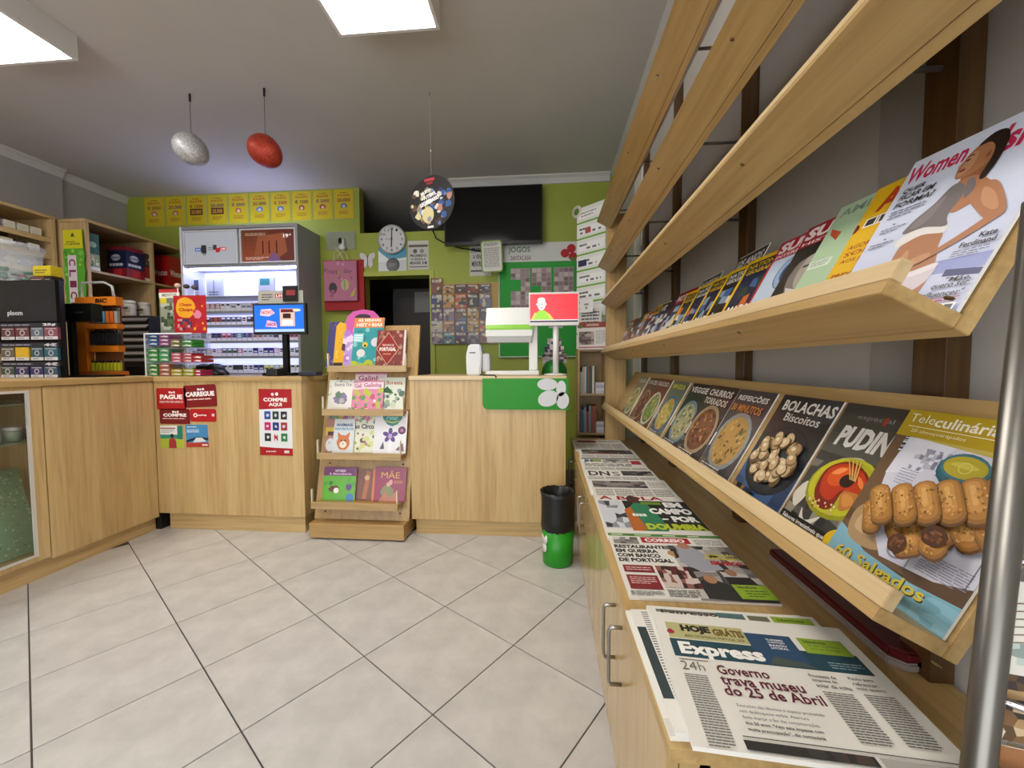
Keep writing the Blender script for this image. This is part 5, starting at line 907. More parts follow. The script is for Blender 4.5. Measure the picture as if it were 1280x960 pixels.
for r_, py in enumerate(rows):
    zs_ = onY(300, py, dy+.05).z; bx('shelf', (ix0, ix1, dy+.02, yi, zs_-.012, zs_), P('#b4b6bc', .4), dc); bx('price_strip', (ix0, ix1, dy+.006, dy+.019, zs_-.026, zs_-.002), P('#8f9298', .4), dc)
    bx('led_strip', (ix0+.03, ix1-.03, dy+.024, dy+.032, zs_-.0175, zs_-.0125), LED, dc)
    rr = random.Random(40+r_); nP = 21; st_ = (ix1-ix0-.02)/nP
    for k in range(nP):
        if r_ == 0 and k > 13: continue
        hh = .082; cidx = cols_[r_][(k//2+rr.randrange(2)) % len(cols_[r_])]; key = (cidx, r_ == 0)
        if key not in pm_:
            p = Pr(st_-.004, hh); p.rect(0, 0, 1, 1, cidx); p.rect(0, .0, 1, .36, '#dcdee6'); p.rect(.15, .48, .85, .62, '#e8e8ee' if k % 2 else '#33343c'); p.rect(.2, .7, .8, .9, '#2b2c34' if k % 3 else '#cfd0da')
            bm_ = MB().box(0, st_-.004, 0, hh, -.022, -.0002); o = bm_.build('cigarette_pack', P(cidx, .4), None, local=True); o2 = p.build('pack_print', GLOSS, o); pm_[key] = (o.data, o2.data); COL.objects.unlink(o2); bpy.data.objects.remove(o2); COL.objects.unlink(o); bpy.data.objects.remove(o)
        o = link('cigarette_pack', pm_[key][0], None); o.matrix_world = frame3(Vector((ix0+.012+k*st_, dy+.046, zs_+.0006)), (1, 0, 0), (0, 0, 1)); link('pack_print', pm_[key][1], None, o)
        CN = {'#d8dae8': 'white', '#c4c6e0': 'lilac', '#b07a8a': 'dusty pink', '#7a4a5a': 'plum', '#dcdce4': 'pale grey', '#4a3a4c': 'dark purple', '#c8c8d8': 'silver', '#b0584a': 'rust red', '#6a6a7c': 'slate', '#d4d6e8': 'white', '#dcdfee': 'bright white', '#5a5a80': 'indigo', '#c86a84': 'pink', '#4a9aa8': 'turquoise', '#8a8ab8': 'lavender', '#d8b0b0': 'pale rose', '#d8dce6': 'white', '#3a3a8c': 'royal blue', '#c8a0c0': 'mauve', '#e0e0ea': 'pale silver', '#6a7a70': 'grey green', '#c05a80': 'magenta', '#5a5a8c': 'violet blue', '#c8cc5a': 'lime yellow', '#8aa8c0': 'light blue', '#c4ccc8': 'pale green', '#3a4a44': 'dark green', '#dfe2ea': 'white', '#a0b0b4': 'blue grey'}
        tag(o, CN[cidx]+' cigarette pack standing on the %s lit shelf of the tobacco cabinet' % ['highest', 'second highest', 'middle', 'second lowest', 'lowest'][r_], 'cigarette pack', 'cigarette packs on the %s shelf' % ['highest', 'second highest', 'middle', 'second lowest', 'lowest'][r_])
# devices on the top glowing ledge
zl = onY(300, 370, dy+.05).z; bx('ledge', (ix0, ix1, dy+.04, yi, zl-.02, zl), P('#7f828c', .4), dc)
for k, (xa, xb, yt, c1, nm) in enumerate(((238, 251, 349, '#39507a', 'blue and white device box'), (258, 277, 348, '#cfd6ea', 'white device box with a thin grey stem'), (323, 342, 347, '#d8dce6', 'white device box with a teal square'))):
    a_, b_, z0_, z1_ = rY(xa, yt, xb, 370, dy+.12)
    def fa(p, k=k): p.rect(0, 0, 1, 1, '#cdd3ea'); (p.rect(.1, .4, .8, .95, '#3a4a70') if k == 0 else p.rect(.45, .1, .52, .9, '#7a86a8') if k == 1 else p.rect(.1, .6, .75, .95, '#3a8a94')); p.lines(.15, .1, .8, .35, 2, '#5a6a90', .5, 3)
    wallprint('device_box', nm+' on the glowing ledge of the tobacco cabinet', 'box', (a_, b_, zl+.0005, z1_, dy+.15), fa, .03, GLOSS, 'boxes on the glowing ledge', P('#cdd3ea', .4))

# ================================================================== shelving on the left wall
UW = WOOD('y', 'beech', .45); UZ = WOOD('z', 'beech', .45); ux = -4.0
u2 = thing('shelf_unit', 'wooden wall shelf unit in the left corner next to the tobacco cabinet', 'shelf unit', (-4.35, 3.7, 0))
bx('top_board', (XL-.03, ux, 3.215, YBL-.003, 2.36, 2.385), UW, u2); bx('end_panel', (XL, ux-.002, 3.22, 3.245, 0, 2.359), UZ, u2); bx('shelf', (XL-.03, ux-.01, 3.246, YBL-.003, 1.935, 1.955), UW, u2); bx('shelf', (XL-.03, ux-.01, 3.246, YBL-.003, 1.575, 1.595), UW, u2); bx('divider', (XL-.03, ux-.005, 3.81, 3.83, 0, 2.359), UZ, u2); bx('back_panel', (XL-.033, XL-.023, 3.61, YBL-.003, 0, 2.359), P('#77603a', .6), u2)
u1 = thing('shelf_unit', 'wooden shelf unit with narrow sloping racks at the left edge', 'shelf unit', (-4.47, 2.6, 0)); vx = -4.25
bx('top_board', (XL+.001, vx, 1.6, 3.19, 2.37, 2.395), UW, u1); bx('end_panel', (XL+.001, vx-.002, 3.165, 3.19, 0, 2.369), UZ, u1); bx('back_panel', (XL+.001, XL+.015, 1.6, 3.164, 0, 2.369), P('#6b5330', .6), u1); bx('base_unit', (XL+.016, vx-.003, 1.6, 3.164, 0, 1.2), UZ, u1)
for k, z in enumerate((2.20, 2.06, 1.92, 1.78, 1.64)):
    MB().prism([(vx-.03, z-.03), (vx-.03, z-.018), (XL+.02, z+.09), (XL+.02, z+.078)], 1.6, 3.164, 'y').build('sloping_shelf', UW, u1); MB().prism([(vx-.03, z-.035), (vx-.018, z-.035), (vx-.018, z+.005), (vx-.03, z+.005)], 1.6, 3.164, 'y').build('shelf_lip', UW, u1)
rr = random.Random(77)
for k, z in enumerate((2.20, 2.06, 1.92)):
    for j in range(6):
        y = 3.05-.085*j-.02*(k % 2); c1 = rr.choice(['#3a3034', '#7a6a8a', '#c8c4b0', '#a89a84', '#8a7a3a', '#5a2a4a', '#d0ccc4'])
        e = thing('tobacco_pouch', 'small printed packet standing on the %s sloping rack at the left edge' % ['top', 'second', 'third'][k], 'packet', (vx-.055, y, z-.0135), 'small packets on the sloping racks'); o = MB().box(-.011, .011, 0, .07, 0.006, .085, bev=.002).build('wrapper', P(c1, .35), e, local=True)
        p = Pr(.06, .07); p.rect(0, 0, 1, .25, '#8f8b80'); p.lines(.1, .4, .9, .85, 2, '#b8b4a8', .4, j); p.build('print', GLOSS, e, frame3(Vector((.0114, .005, .012)), (0, 1, 0), (0, 0, 1))); p = Pr(.02, .07); p.rect(0, .5, 1, .8, '#d8d4c8'); p.build('edge_print', GLOSS, e, frame3(Vector((-.01, -.0004, .012)), (1, 0, 0), (0, 0, 1)))
# goods on the corner unit
def crate(name, label, cat, px, X, d, col, art, mat=GLOSS):      # box whose front faces +x on the corner unit: px = x0,y0,x1,y1
    y0 = onX(px[0], (px[1]+px[3])/2, X).y; y1 = onX(px[2], (px[1]+px[3])/2, X).y; z1_ = onX((px[0]+px[2])/2, px[1], X).z; z0_ = onX((px[0]+px[2])/2, px[3], X).z; return y0, y1, z0_, z1_
def shelfbox(name, label, cat, x0p, x1p, ytp, zb, col, art, d=.12, X=ux-.04):
    ymid = (ytp+ytp+40)/2; y0 = onX(x0p, ymid, X).y; y1 = min(onX(x1p, ymid, X).y, YBL-.02); z1_ = onX((x0p+x1p)/2, ytp, X).z; e = thing(name, label, cat, ((X-d/2), (y0+y1)/2, zb))
    bx('carton', (X-d, X, y0, y1, zb+.0006, z1_), P(col, .4), e, bev=.002); p = Pr(y1-y0, z1_-zb-.001); art(p); p.build('print', GLOSS, e, frame3(Vector((X+.0004, y0, zb+.0008))-e.location, (0, 1, 0), (0, 0, 1)))
    p = Pr(d, z1_-zb-.001); art(p); p.build('side_print', GLOSS, e, frame3(Vector((X-d, y0-.0004, zb+.0008))-e.location, (1, 0, 0), (0, 0, 1)))
def a_teal2(p): p.rect(0, 0, 1, 1, '#8a9a6a'); p.rect(0, .45, 1, 1, '#1f5a54'); p.ell(.5, .7, .3, '#9ab8a0', rv=.08); blobs(p, ['#c8c48a', '#3a6a4a', '#d8d4b0'], 10, 3, 0, .05, 1, .4, .12); p.rect(0, 0, 1, .1, '#d8d4c0')
def a_navy(p): p.rect(0, 0, 1, 1, '#1c2444'); p.rect(0, .88, 1, 1, '#7a1c2c'); p.rect(0, 0, 1, .3, '#8a1c24'); p.ell(.45, .65, .25, '#c8ccd8', rv=.1); p.text('Smoker', .2, .60, .7, .72, '#4a4a80', .02); p.lines(.1, .36, .9, .48, 1, '#d8d8e0', .7, 3); p.rect(.3, .05, .75, .28, '#c03030')
def a_redw(p): p.rect(0, 0, 1, 1, '#8a1820'); p.rect(0, 0, 1, .12, '#d0ccc4'); p.rect(0, .5, 1, 1, '#26222a'); blobs(p, ['#c8c4c8', '#5a5a60'], 6, 3, .1, .6, .9, .95, .12)
def a_win(p): p.rect(0, 0, 1, 1, '#b01c1c'); p.text('Winston', .1, .35, .9, .55, '#f0e0dc', .03)
shelfbox('teal_carton', 'dark green patterned carton standing on the upper shelf of the corner unit', 'carton', 108, 124, 292, 1.955, '#1f5a54', a_teal2, .16)
shelfbox('navy_carton', 'navy and red carton on the upper shelf of the corner unit', 'carton', 158, 180, 311, 1.955, '#1c2444', a_navy, .2); shelfbox('red_carton', 'dark red carton with a white base at the end of the upper shelf', 'carton', 181, 191, 318, 1.955, '#8a1820', a_redw, .14); shelfbox('red_carton', 'bright red Winston carton in the cubby next to the tobacco cabinet', 'carton', 211, 228, 322, 1.955, '#b01c1c', a_win, .2)
for k, (xa, xb) in enumerate(((154, 169), (173, 187))):
    y0 = onX(xa, 385, ux-.08).y; y1 = onX(xb, 385, ux-.08).y; c_ = Vector((ux-.08, (y0+y1)/2, 1.5955)); r_ = (y1-y0)/2*.9; e = thing('white_tub', ['white screw top tub nearer the lighter stand on the corner shelf', 'white screw top tub nearer the tobacco cabinet on the corner shelf'][k], 'tub', c_, 'white tubs on the corner shelf')
    MB().lathe([(r_*.9, 0), (r_, .008), (r_, .10), (r_*.92, .112)], c_, 20).build('tub_body', P('#cfccbe', .4), e); MB().lathe([(r_*.95, .112), (r_*.95, .14), (r_*.8, .147), (0, .147)], c_, 20).build('lid', P('#dedbd0', .35), e)
    p = Pr(.11, .06); p.rect(0, 0, 1, 1, '#b8b89a'); p.rect(.1, .5, .9, .85, '#3a4a34'); p.lines(.1, .1, .9, .4, 2, '#55554a', .5, 3); p.build('label_print', PAPER, e, frame3(Vector((.0, -r_-.002, .025)), (1, 0, 0), (0, 0, 1)) @ Matrix.Translation((-.055, 0, 0)))
for k, (px_, py_, c1) in enumerate(((143, 378, '#a8405c'), (150, 383, '#b88a94'), (147, 369, '#c88aa0'))):
    q = onX(px_, py_, ux-.1); e = tag(MB().box(q.x-.05, q.x+.03, q.y-.035, q.y+.035, 1.5955 if k < 2 else 1.657, 1.656 if k < 2 else 1.70, bev=.012).build('sweet_packet', P(c1, .4)), '%s sweet packet beside the white tubs' % ['crimson', 'dusty pink', 'pale pink top'][k], 'packet', 'sweet packets beside the tubs')
# hanging green and yellow cardboard strip on the end panel
x0, x1, z0, z1 = rY(79, 287, 106, 392, 3.19); e = thing('cardboard_strip', 'tall yellow and green cardboard strip hanging on the shelf end', 'display strip', mat=frame3(Vector((x0, 3.195, z0)), (1, 0, 0), (0, 0, 1))); w_, h_ = x1-x0, z1-z0
zz = [(0, 0)]+[(w_, 0)]
pts = [(0, 0)]+[(w_, 0)]+[(w_*(1 if k % 2 else .94), h_*k/10) for k in range(1, 8)]+[(w_*.95, h_*.78), (w_*.93, h_), (w_*.07, h_), (w_*.05, h_*.78)]+[(w_*(0 if k % 2 else .06), h_*k/10) for k in range(7, 0, -1)]
MB().prism(pts, -.004, -.0003, 'z').build('card', P('#4f9a24', .5), e, local=True); p = Pr(w_, h_); p.poly([(a_/w_, b_/h_) for a_, b_ in pts], '#4f9a24'); blobs(p, ['#3f8420', '#6fb43a', '#86c44a'], 30, 4, .05, .05, .95, .75, .09); p.poly([(.05, .78), (.95, .78), (.93, 1), (.07, 1)], '#c8c01c'); p.text('CLIPPER', .15, .82, .85, .845, '#3a3a14', .02); p.lines(.2, .85, .8, .87, 1, '#3a3a14', .5, 2); p.poly([(.4, .92), (.5, .97), (.6, .92)], '#3a3a14'); p.rect(.22, .0, .62, .70, '#cfc4cc')
for k, ch in enumerate('CLICK'): p.text(ch, .28, .57-.13*k, .56, .66-.13*k, '#7a2a4c', .03, rot=-1.57)
p.build('print', PAPER, e)
# ================================================================== things on the left counter
yp = 2.20; x0, x1, z0, z1 = rY(-6, 350, 72, 476, yp); pl = thing('cigarette_dispenser', 'black countertop dispenser with three rows of small packs and a ploom sign', 'dispenser', ((x0+x1)/2, yp+.1, ZC)); X0 = x0
MB().prism([(x0, yp+.02), (x1, yp+.02), (x1-.02, yp+.06), (onY(79, 410, yp+.30).x, yp+.30), (x0-.2, yp+.30)], ZC+.0006, z1, 'z').build('cabinet', P('#08080a', .5, spec=.2), pl); bx('head_panel', (x0, x1, yp, yp+.0195, onY(30, 402, yp).z, z1), P('#0b0b0e', .4, spec=.25), pl, bev=.002)
p = Pr(x1-x0, z1-onY(30, 402, yp).z); p.rect(0, 0, 1, 1, '#08080b'); p.rect(.55, .1, 1, .6, '#101018'); p.text('ploom', .22, .12, .46, .27, '#c8c8d0', .02); p.text('on', .03, .82, .12, .92, '#c8c8d0', .03); p.mosaic(.1, .4, .95, .75, 8, 3, ['#08080b', '#0c0c12', '#121219'], 3); p.build('print', GLOSS, pl, frame3(Vector((x0, yp-.0006, onY(30, 402, yp).z))-pl.location, (1, 0, 0), (0, 0, 1)))
rws = [(403, 425, ['#5a3438', '#5e3438', '#55606c', '#7a4450'], '25¢'), (428, 451, ['#5f584a', '#c8a41c', '#2a4a56', '#2c5466'], '4€'), (452, 477, ['#3a4a40', '#2c2c58', '#30305c', '#2f4a60'], '4€')]
for r_, (ya, yb_, cs, pr_) in enumerate(rws):
    zt_, zb_ = onY(35, ya, yp).z, onY(35, yb_, yp).z; bx('price_rail', (x0+.003, x1-.003, yp+.004, yp+.0195, zt_-.028, zt_-.002), P('#1c1c24', .3), pl)
    p = Pr(x1-x0-.006, .024); p.rect(0, 0, 1, 1, '#1f1f2a'); p.text(pr_, .76, .12, .97, .88, '#d4d4de', .04); p.lines(.08, .3, .6, .7, 1, '#8a8a98', .8, 3); p.build('rail_print', GLOSS, pl, frame3(Vector((x0+.003, yp+.0034, zt_-.027))-pl.location, (1, 0, 0), (0, 0, 1)))
    xs_ = [(0, 17), (18, 35), (37, 53), (54, 71)]
    for k, (xa, xb) in enumerate(xs_):
        a_, b_ = onY(xa, (ya+yb_)/2, yp).x+.002, onY(xb, (ya+yb_)/2, yp).x; zq = max(zb_, ZC)+.003
        def fa(p, c1=cs[k], k=k): p.rect(0, 0, 1, 1, c1); p.rect(0, 0, 1, .24, '#c4c6cc'); p.lines(.15, .06, .85, .18, 1, '#6a6a70', .6, 2); p.ring(.5, .55, .14, .19, '#d0d0d8' if c1 != '#c8a41c' else c1, 10); p.rect(.1, .85, .9, .9, '#c0c0c8' if c1 != '#c8a41c' else c1)
        nm_ = [['maroon', 'wine red', 'slate grey', 'rose'], ['khaki', 'plain yellow', 'dark teal', 'petrol blue'], ['moss green', 'navy', 'indigo', 'steel blue']][r_][k]
        wallprint('small_pack', '%s pack in the %s row of the black counter dispenser' % (nm_, ['top', 'middle', 'bottom'][r_]), 'cigarette pack', (a_, b_, zq, zt_-.03, yp+.0195), fa, .016, GLOSS, 'packs in the counter dispenser', P(cs[k], .4))
# tub of sweets on the dispenser
c_ = Vector((onY(8, 340, 2.32).x, 2.32, z1+.0008)); tb = thing('sweet_tub', 'clear plastic tub of green wrapped sweets on top of the black dispenser', 'tub', c_)
zt_ = onY(15, 308, 2.32).z-c_.z; R0 = abs(onY(36, 330, 2.32).x-c_.x)
MB().lathe([(R0*.82, 0), (R0*.84, .003), (R0, zt_-.015), (R0*1.05, zt_-.012), (R0*1.05, zt_), (R0*.99, zt_), (R0*.82, .004)], c_, 28).build('tub_wall', P('#dfe8f2', .15, alpha=.2), tb); MB().lathe([(R0*1.06, zt_), (R0*1.06, zt_+.01), (0, zt_+.012)], c_, 28).build('lid', P('#dfe6f0', .2, alpha=.25), tb)
rr = random.Random(3); ns = 0
for k in range(34):
    a_ = rr.uniform(0, 6.28); q = R0*.66*math.sqrt(rr.random()); e = tag(MB().box(-.02, .02, -.012, .012, -.01, .01, bev=.005).build('wrapped_sweet', P(['#2f6a4a', '#3f7a5a', '#8a2a3a', '#9aa89a'][k % 4], .35), None, local=True), '%s wrapped sweet inside the clear tub' % ['dark green', 'green', 'red', 'pale grey'][k % 4], 'sweet', 'wrapped sweets in the clear tub'); e.location = c_+Vector((q*math.cos(a_), q*math.sin(a_), .016+.026*(k//9))); e.rotation_euler = (rr.uniform(-.3, .3), rr.uniform(-.3, .3), rr.uniform(0, 3))
# packets stacked on the dispenser beside the tub
for k, (xa, xb, za_, zb_, c1, nm_) in enumerate(((36, 54, 0, .052, '#5a3a34', 'brown printed packet on the black dispenser beside the tub'), (55, 64, 0, .05, '#141216', 'small black packet on the black dispenser'), (41, 63, .0525, .12, '#b8a41c', 'yellow packet lying on top of the brown one by the tub'))):
    a_, b_ = onY(xa, 345, 2.33).x, onY(xb, 345, 2.33).x; e = thing('packet', nm_, 'packet', ((a_+b_)/2, 2.36, z1+za_+.0006)); bx('wrapper', (a_, b_, 2.33, 2.40, z1+za_+.0008, z1+zb_), P(c1, .4), e, bev=.006); p = Pr(b_-a_-.012, (zb_-za_)*.6); p.rect(0, 0, 1, 1, c1); p.lines(.1, .15, .9, .85, 2, '#d8d0c0' if k != 2 else '#4a4a1c', .5, k); p.build('print', GLOSS, e, frame3(Vector((a_+.006, 2.3294, z1+za_+.01))-e.location, (1, 0, 0), (0, 0, 1)))
# black bar and lighter stand
ybk = 2.40; x0, x1, z0, z1 = rY(75, 379, 114, 402, ybk); sc_ = thing('sign_box', 'black rectangular sign box standing beside the black dispenser', 'sign box', ((x0+x1)/2, ybk+.03, ZC)); bx('head', (x0, x1, ybk, ybk+.07, z0, z1), P('#0d0f0e', .3), sc_, bev=.006); bx('pole', (x0+.02, x0+.05, ybk+.02, ybk+.05, ZC+.012, z0), BLACK, sc_); bx('foot', (x0, onY(116, 470, ybk-.1).x, ybk-.1, ybk+.1, ZC+.0006, ZC+.012), BLACK, sc_, bev=.004); p = Pr(.06, .014); p.text('ploom', 0, 0, 1, 1, '#4a6a5c', .0); p.build('logo_print', GLOSS, sc_, frame3(Vector((x1-.12, ybk-.0006, (z0+z1)/2-.007))-sc_.location, (1, 0, 0), (0, 0, 1)))
yb = 2.53; OR = P('#c8711a', .4); x0, x1, z0, z1 = rY(92, 352, 148, 472, yb); bk = thing('lighter_stand', 'orange lighter display stand with a clear handle on the left counter', 'display stand', ((x0+x1)/2, yb+.05, ZC)); lw = .055
zsh = [ZC, onY(120, 437, yb).z, onY(120, 408, yb).z, onY(120, 371, yb).z]; wx = x1-x0
bx('side_post', (x0+.02, x0+.02+lw*1.3, yb, yb+.05, ZC+.02, zsh[3]), OR, bk, bev=.003); bx('base', (x0, x1, yb-.02, yb+.06, ZC+.0006, ZC+.035), P('#a85a1c', .4), bk, bev=.006); bx('back', (x0+.02+lw*1.3, x1-.035, yb+.052, yb+.058, ZC+.036, zsh[3]), P('#7a4a2c', .5), bk)
for k, (ya, yb_) in enumerate(((371, 382), (405, 411), (432, 440))):
    za, zb_ = onY(120, ya, yb).z, onY(120, yb_, yb).z; bx('orange_band', (x0+.02+lw*1.3, x1-.012, yb, yb+.05, zb_, za), OR, bk, bev=.002)
p = Pr(.09, .03); p.text('BIC', 0, 0, 1, 1, '#1a1614', .05, .15); za = onY(130, 380, yb).z; p.build('logo_print', GLOSS, bk, frame3(Vector((x0+wx*.52, yb-.0006, za+.008))-bk.location, (1, 0, 0), (0, 0, 1)))
zz_ = onY(120, 371, yb).z; zt_ = onY(120, 352, yb).z; MB().tube([(x0+.05, yb+.025, zz_), (x0+.05, yb+.025, zt_), (x1-.12, yb+.025, zt_), (x1-.06, yb+.025, zt_-.03), (x1-.05, yb+.025, zz_)], .008, 8).build('clear_handle', P('#e8eef0', .05, trans=.6, alpha=.6), bk)
rr = random.Random(5)
for r_, (ya, yb_) in enumerate(((384, 404), (412, 431), (441, 466))):
    zb_ = onY(120, yb_, yb).z; zt_ = onY(120, ya, yb).z; xa = x0+.02+lw*1.3+.006; n = 7 if r_ == 0 else 8; stp = (x1-.015-xa)/n
    if r_ == 2: zt_ = onY(120, 450, yb).z; zb_ = ZC+.036
    for k in range(n):
        c1 = [['#24407a', '#2f5a9a', '#5a9ac0', '#5a9ac0', '#c86a2a', '#c05a24', '#8a8a86'], ['#26262a']*8, ['#c0c02a', '#a8b02a']*4][r_][k]
        e = thing('lighter', ['%s lighter in the upper row of the orange stand' % ['navy', 'blue', 'sky blue', 'light blue', 'orange', 'dark orange', 'grey'][k], 'black lighter in the middle row of the orange stand', 'yellow green lighter in the bottom row of the orange stand'][r_] if r_ == 0 else ['', 'black lighter in the middle row of the orange stand', 'yellow green lighter in the bottom row of the orange stand'][r_], 'lighter', (xa+stp*(k+.5), yb+.02, zb_), 'lighters in the orange stand')
        hh = (zt_-zb_)*.95; w2 = stp*.36; MB().box(xa+stp*(k+.5)-w2, xa+stp*(k+.5)+w2, yb+.012, yb+.034, zb_+.0008, zb_+hh*.8, bev=.004).build('tank', P(c1, .3), e); MB().box(xa+stp*(k+.5)-w2*.9, xa+stp*(k+.5)+w2*.9, yb+.014, yb+.032, zb_+hh*.8, zb_+hh, bev=.003).build('metal_cap', CHROME, e)
# black slatted rack behind the lighter stand
ys = 3.05; x0, x1, z0, z1 = rY(148, 394, 183, 470, ys); sr = thing('slatted_rack', 'black rack of grey slats behind the lighter stand', 'rack', ((x0+x1)/2, ys+.1, 0)); bx('body', (x0, x1, ys+.03, ys+.16, 0, z1), P('#141416', .5), sr)
for k in range(7): z = z1-.03-k*(z1-ZC-.1)/7; MB().prism([(ys, z-.02), (ys+.028, z+.005), (ys+.028, z+.012), (ys-.004, z-.012)], x0, x1, 'x').build('slat', P('#8a837e', .4) if k % 2 else P('#6f6a68', .4), sr)
tag(MB().box(onY(155, 460, 2.75).x, onY(180, 460, 2.75).x, 2.75, 2.87, ZC+.0006, ZC+.07, bev=.012).build('card_reader', P('#141518', .45)), 'black card reader lying behind the lighter stand', 'card reader')

# ================================================================== things on the left front counter
yg = 2.52; x0, x1, z0, z1 = rY(183, 417, 258, 470, yg); gr = thing('acrylic_rack', 'clear acrylic rack of gum packs at the corner of the front counter', 'rack', ((x0+x1)/2, yg+.08, ZC)); AC = P('#eef4f8', .05, trans=.6, alpha=.3)
bx('front_pane', (x0, x1-.12, yg-.004, yg, ZC+.0006, z1), P('#f4f8fa', .05, trans=.9, alpha=.08), gr); bx('side_pane', (x0-.004, x0, yg, yg+.17, ZC+.0006, z1), AC, gr); bx('back_pane', (x0, x1-.12, yg+.166, yg+.17, ZC+.0006, z1+.01), AC, gr); bx('top_shelf', (x0-.004, x1-.10, yg, yg+.17, z1, z1+.004), AC, gr)
bx('top_edge', (x0-.006, x1-.10, yg-.006, yg, z1-.003, z1+.005), P('#e0e8ec', .2), gr); bx('corner_edge', (x0-.008, x0-.004, yg-.006, yg, ZC+.0006, z1), P('#e0e8ec', .2), gr)
stk = [(185, 197, 418, 432, '#2f5a9a', 'blue'), (199, 211, 418, 432, '#9a4a8a', 'purple'), (185, 197, 435, 452, '#3a9a3a', 'leaf green'), (199, 211, 435, 452, '#3f9a5a', 'mint green'), (185, 197, 454, 470, '#3a8a2a', 'deep green'), (199, 212, 454, 470, '#a85a3a', 'rust brown'), (213, 225, 424, 434, '#7a6a3a', 'olive brown'), (227, 240, 424, 434, '#3a8a3a', 'bright green'), (214, 226, 441, 453, '#c04a6a', 'rose pink'), (228, 240, 441, 453, '#b02a3a', 'red'), (241, 252, 444, 453, '#a83a3a', 'brick red'), (214, 227, 461, 470, '#b8a42a', 'yellow'), (229, 242, 461, 470, '#a8a82a', 'lime yellow'), (243, 251, 462, 470, '#a82a5a', 'magenta')]
shz = set()
for (xa, xb, ya, yb_, c1, nm_) in stk:
    a_, b_, z0_, z1_ = rY(xa, ya, xb, yb_, yg+.02); z0_ = max(z0_, ZC+.002); n = 3 if yb_-ya > 11 else 2; hh = (z1_-z0_)/n
    if z0_ > ZC+.03: shz.add(round(z0_, 2))
    for k in range(n):
        e = thing('gum_pack', '%s gum pack of the stack in the clear acrylic rack' % nm_, 'gum pack', ((a_+b_)/2, yg+.08, z0_+k*hh), 'gum packs in the acrylic rack'); bx('wrapper', (a_, b_, yg+.02, yg+.12, z0_+k*hh+.0005, z0_+(k+1)*hh-.0015), P(c1, .3), e, bev=.003); p = Pr(b_-a_-.006, hh*.7); p.poly([(.05, .3), (.5, .8), (.95, .6), (.9, .1), (.4, .3)], '#dfe4e0'); p.build('print', GLOSS, e, frame3(Vector((a_+.003, yg+.0194, z0_+k*hh+hh*.12))-e.location, (1, 0, 0), (0, 0, 1)))
for i_, z in enumerate(((435, 212), (453, 212))): zz_ = onY(200, z[0]-.5, yg+.02).z; bx('inner_shelf', (x0+.001, onY(213, 440, yg).x, yg+.002, yg+.16, zz_-.006, zz_-.003), AC, gr)
for zpx in (435, 454): zz_ = onY(230, zpx, yg+.02).z; bx('inner_shelf', (onY(213, 440, yg).x+.002, onY(255, 440, yg).x, yg+.002, yg+.16, zz_-.006, zz_-.003), AC, gr)
def pouch(label, px, Y, art, col):
    a_, b_, z0_, z1_ = rY(*px, Y); z0_ = z1+.0045 if False else z0_; w_, h_ = b_-a_, z1_-z0_; e = thing('sweet_pouch', label, 'sweet bag', mat=frame3(Vector((a_, Y, z0_)), (1, 0, 0), (0, 0, 1)))
    b = bmesh.new(); nx, ny = 8, 10; g = {}
    for s_ in (1, -1):
        for i in range(nx+1):
            for j in range(ny+1):
                u, v = i/nx, j/ny; bul = (.001 if s_ == 1 else .03*(math.sin(math.pi*u)**.6)*(math.sin(math.pi*v)**.5)) if 0 < i < nx and 0 < j < ny else 0
                if s_ == -1 and bul == 0: g[(s_, i, j)] = g[(1, i, j)]; continue
                g[(s_, i, j)] = b.verts.new((u*w_, v*h_, -.04+s_*bul))
        for i in range(nx):
            for j in range(ny):
                q = [g[(s_, i, j)], g[(s_, i+1, j)], g[(s_, i+1, j+1)], g[(s_, i, j+1)]]; f = b.faces.new(q if s_ == 1 else q[::-1]); f.smooth = True
    m_ = MB(); m_._add(b); m_.build('bag', P(col, .25), e, local=True)
    def bend(u, v): u = min(max(u, 0), 1); v = min(max(v, 0), 1); return -.0395+.035*(math.sin(math.pi*u)**.6)*(math.sin(math.pi*v)**.5)+.0008
    p = Pr(w_, h_, bend=lambda u, v: -.0385); art(p); p.build('bag_print', GLOSS, e)
zr = z1+.0045
def a_men(p): p.rect(0, .0, 1, 1, '#6f7468'); p.rect(0, .8, 1, 1, '#d4d0c4'); p.rect(0, .92, 1, 1, '#a82028'); p.rect(.05, .68, .35, .8, '#c8b82a'); p.mosaic(.05, .08, .95, .68, 6, 8, ['#5a6a48', '#8a9080', '#3f4a3a', '#a8aca0'], 3); p.text('MENTOS', .15, .83, .85, .9, '#5a6a5a', .02)
def a_chu(p): p.rect(0, 0, 1, 1, '#a8141c'); p.ell(.36, .68, .30, '#d89a1c', n=16, jit=.07); p.text('Chupa', .18, .70, .56, .80, '#a8141c', .04); p.text('Chups', .16, .56, .58, .67, '#a8141c', .04); p.mosaic(.1, .08, .55, .38, 6, 4, ['#3a3050', '#8a3a48', '#c88a8a', '#a8141c'], 3, .8); p.ell(.72, .5, .12, '#d07a98', jit=.1); blobs(p, ['#c8341c', '#d89a1c'], 8, 4, .6, .1, .95, .9, .05)
def fixz(px, Y): return px
pouch('grey green sweet bag with a red top edge on the acrylic rack', (193, 360, 219, 416), 2.60, a_men, '#6f7468'); pouch('glossy red lollipop bag standing on the acrylic rack', (211, 368, 252, 416), 2.56, a_chu, '#a8141c')
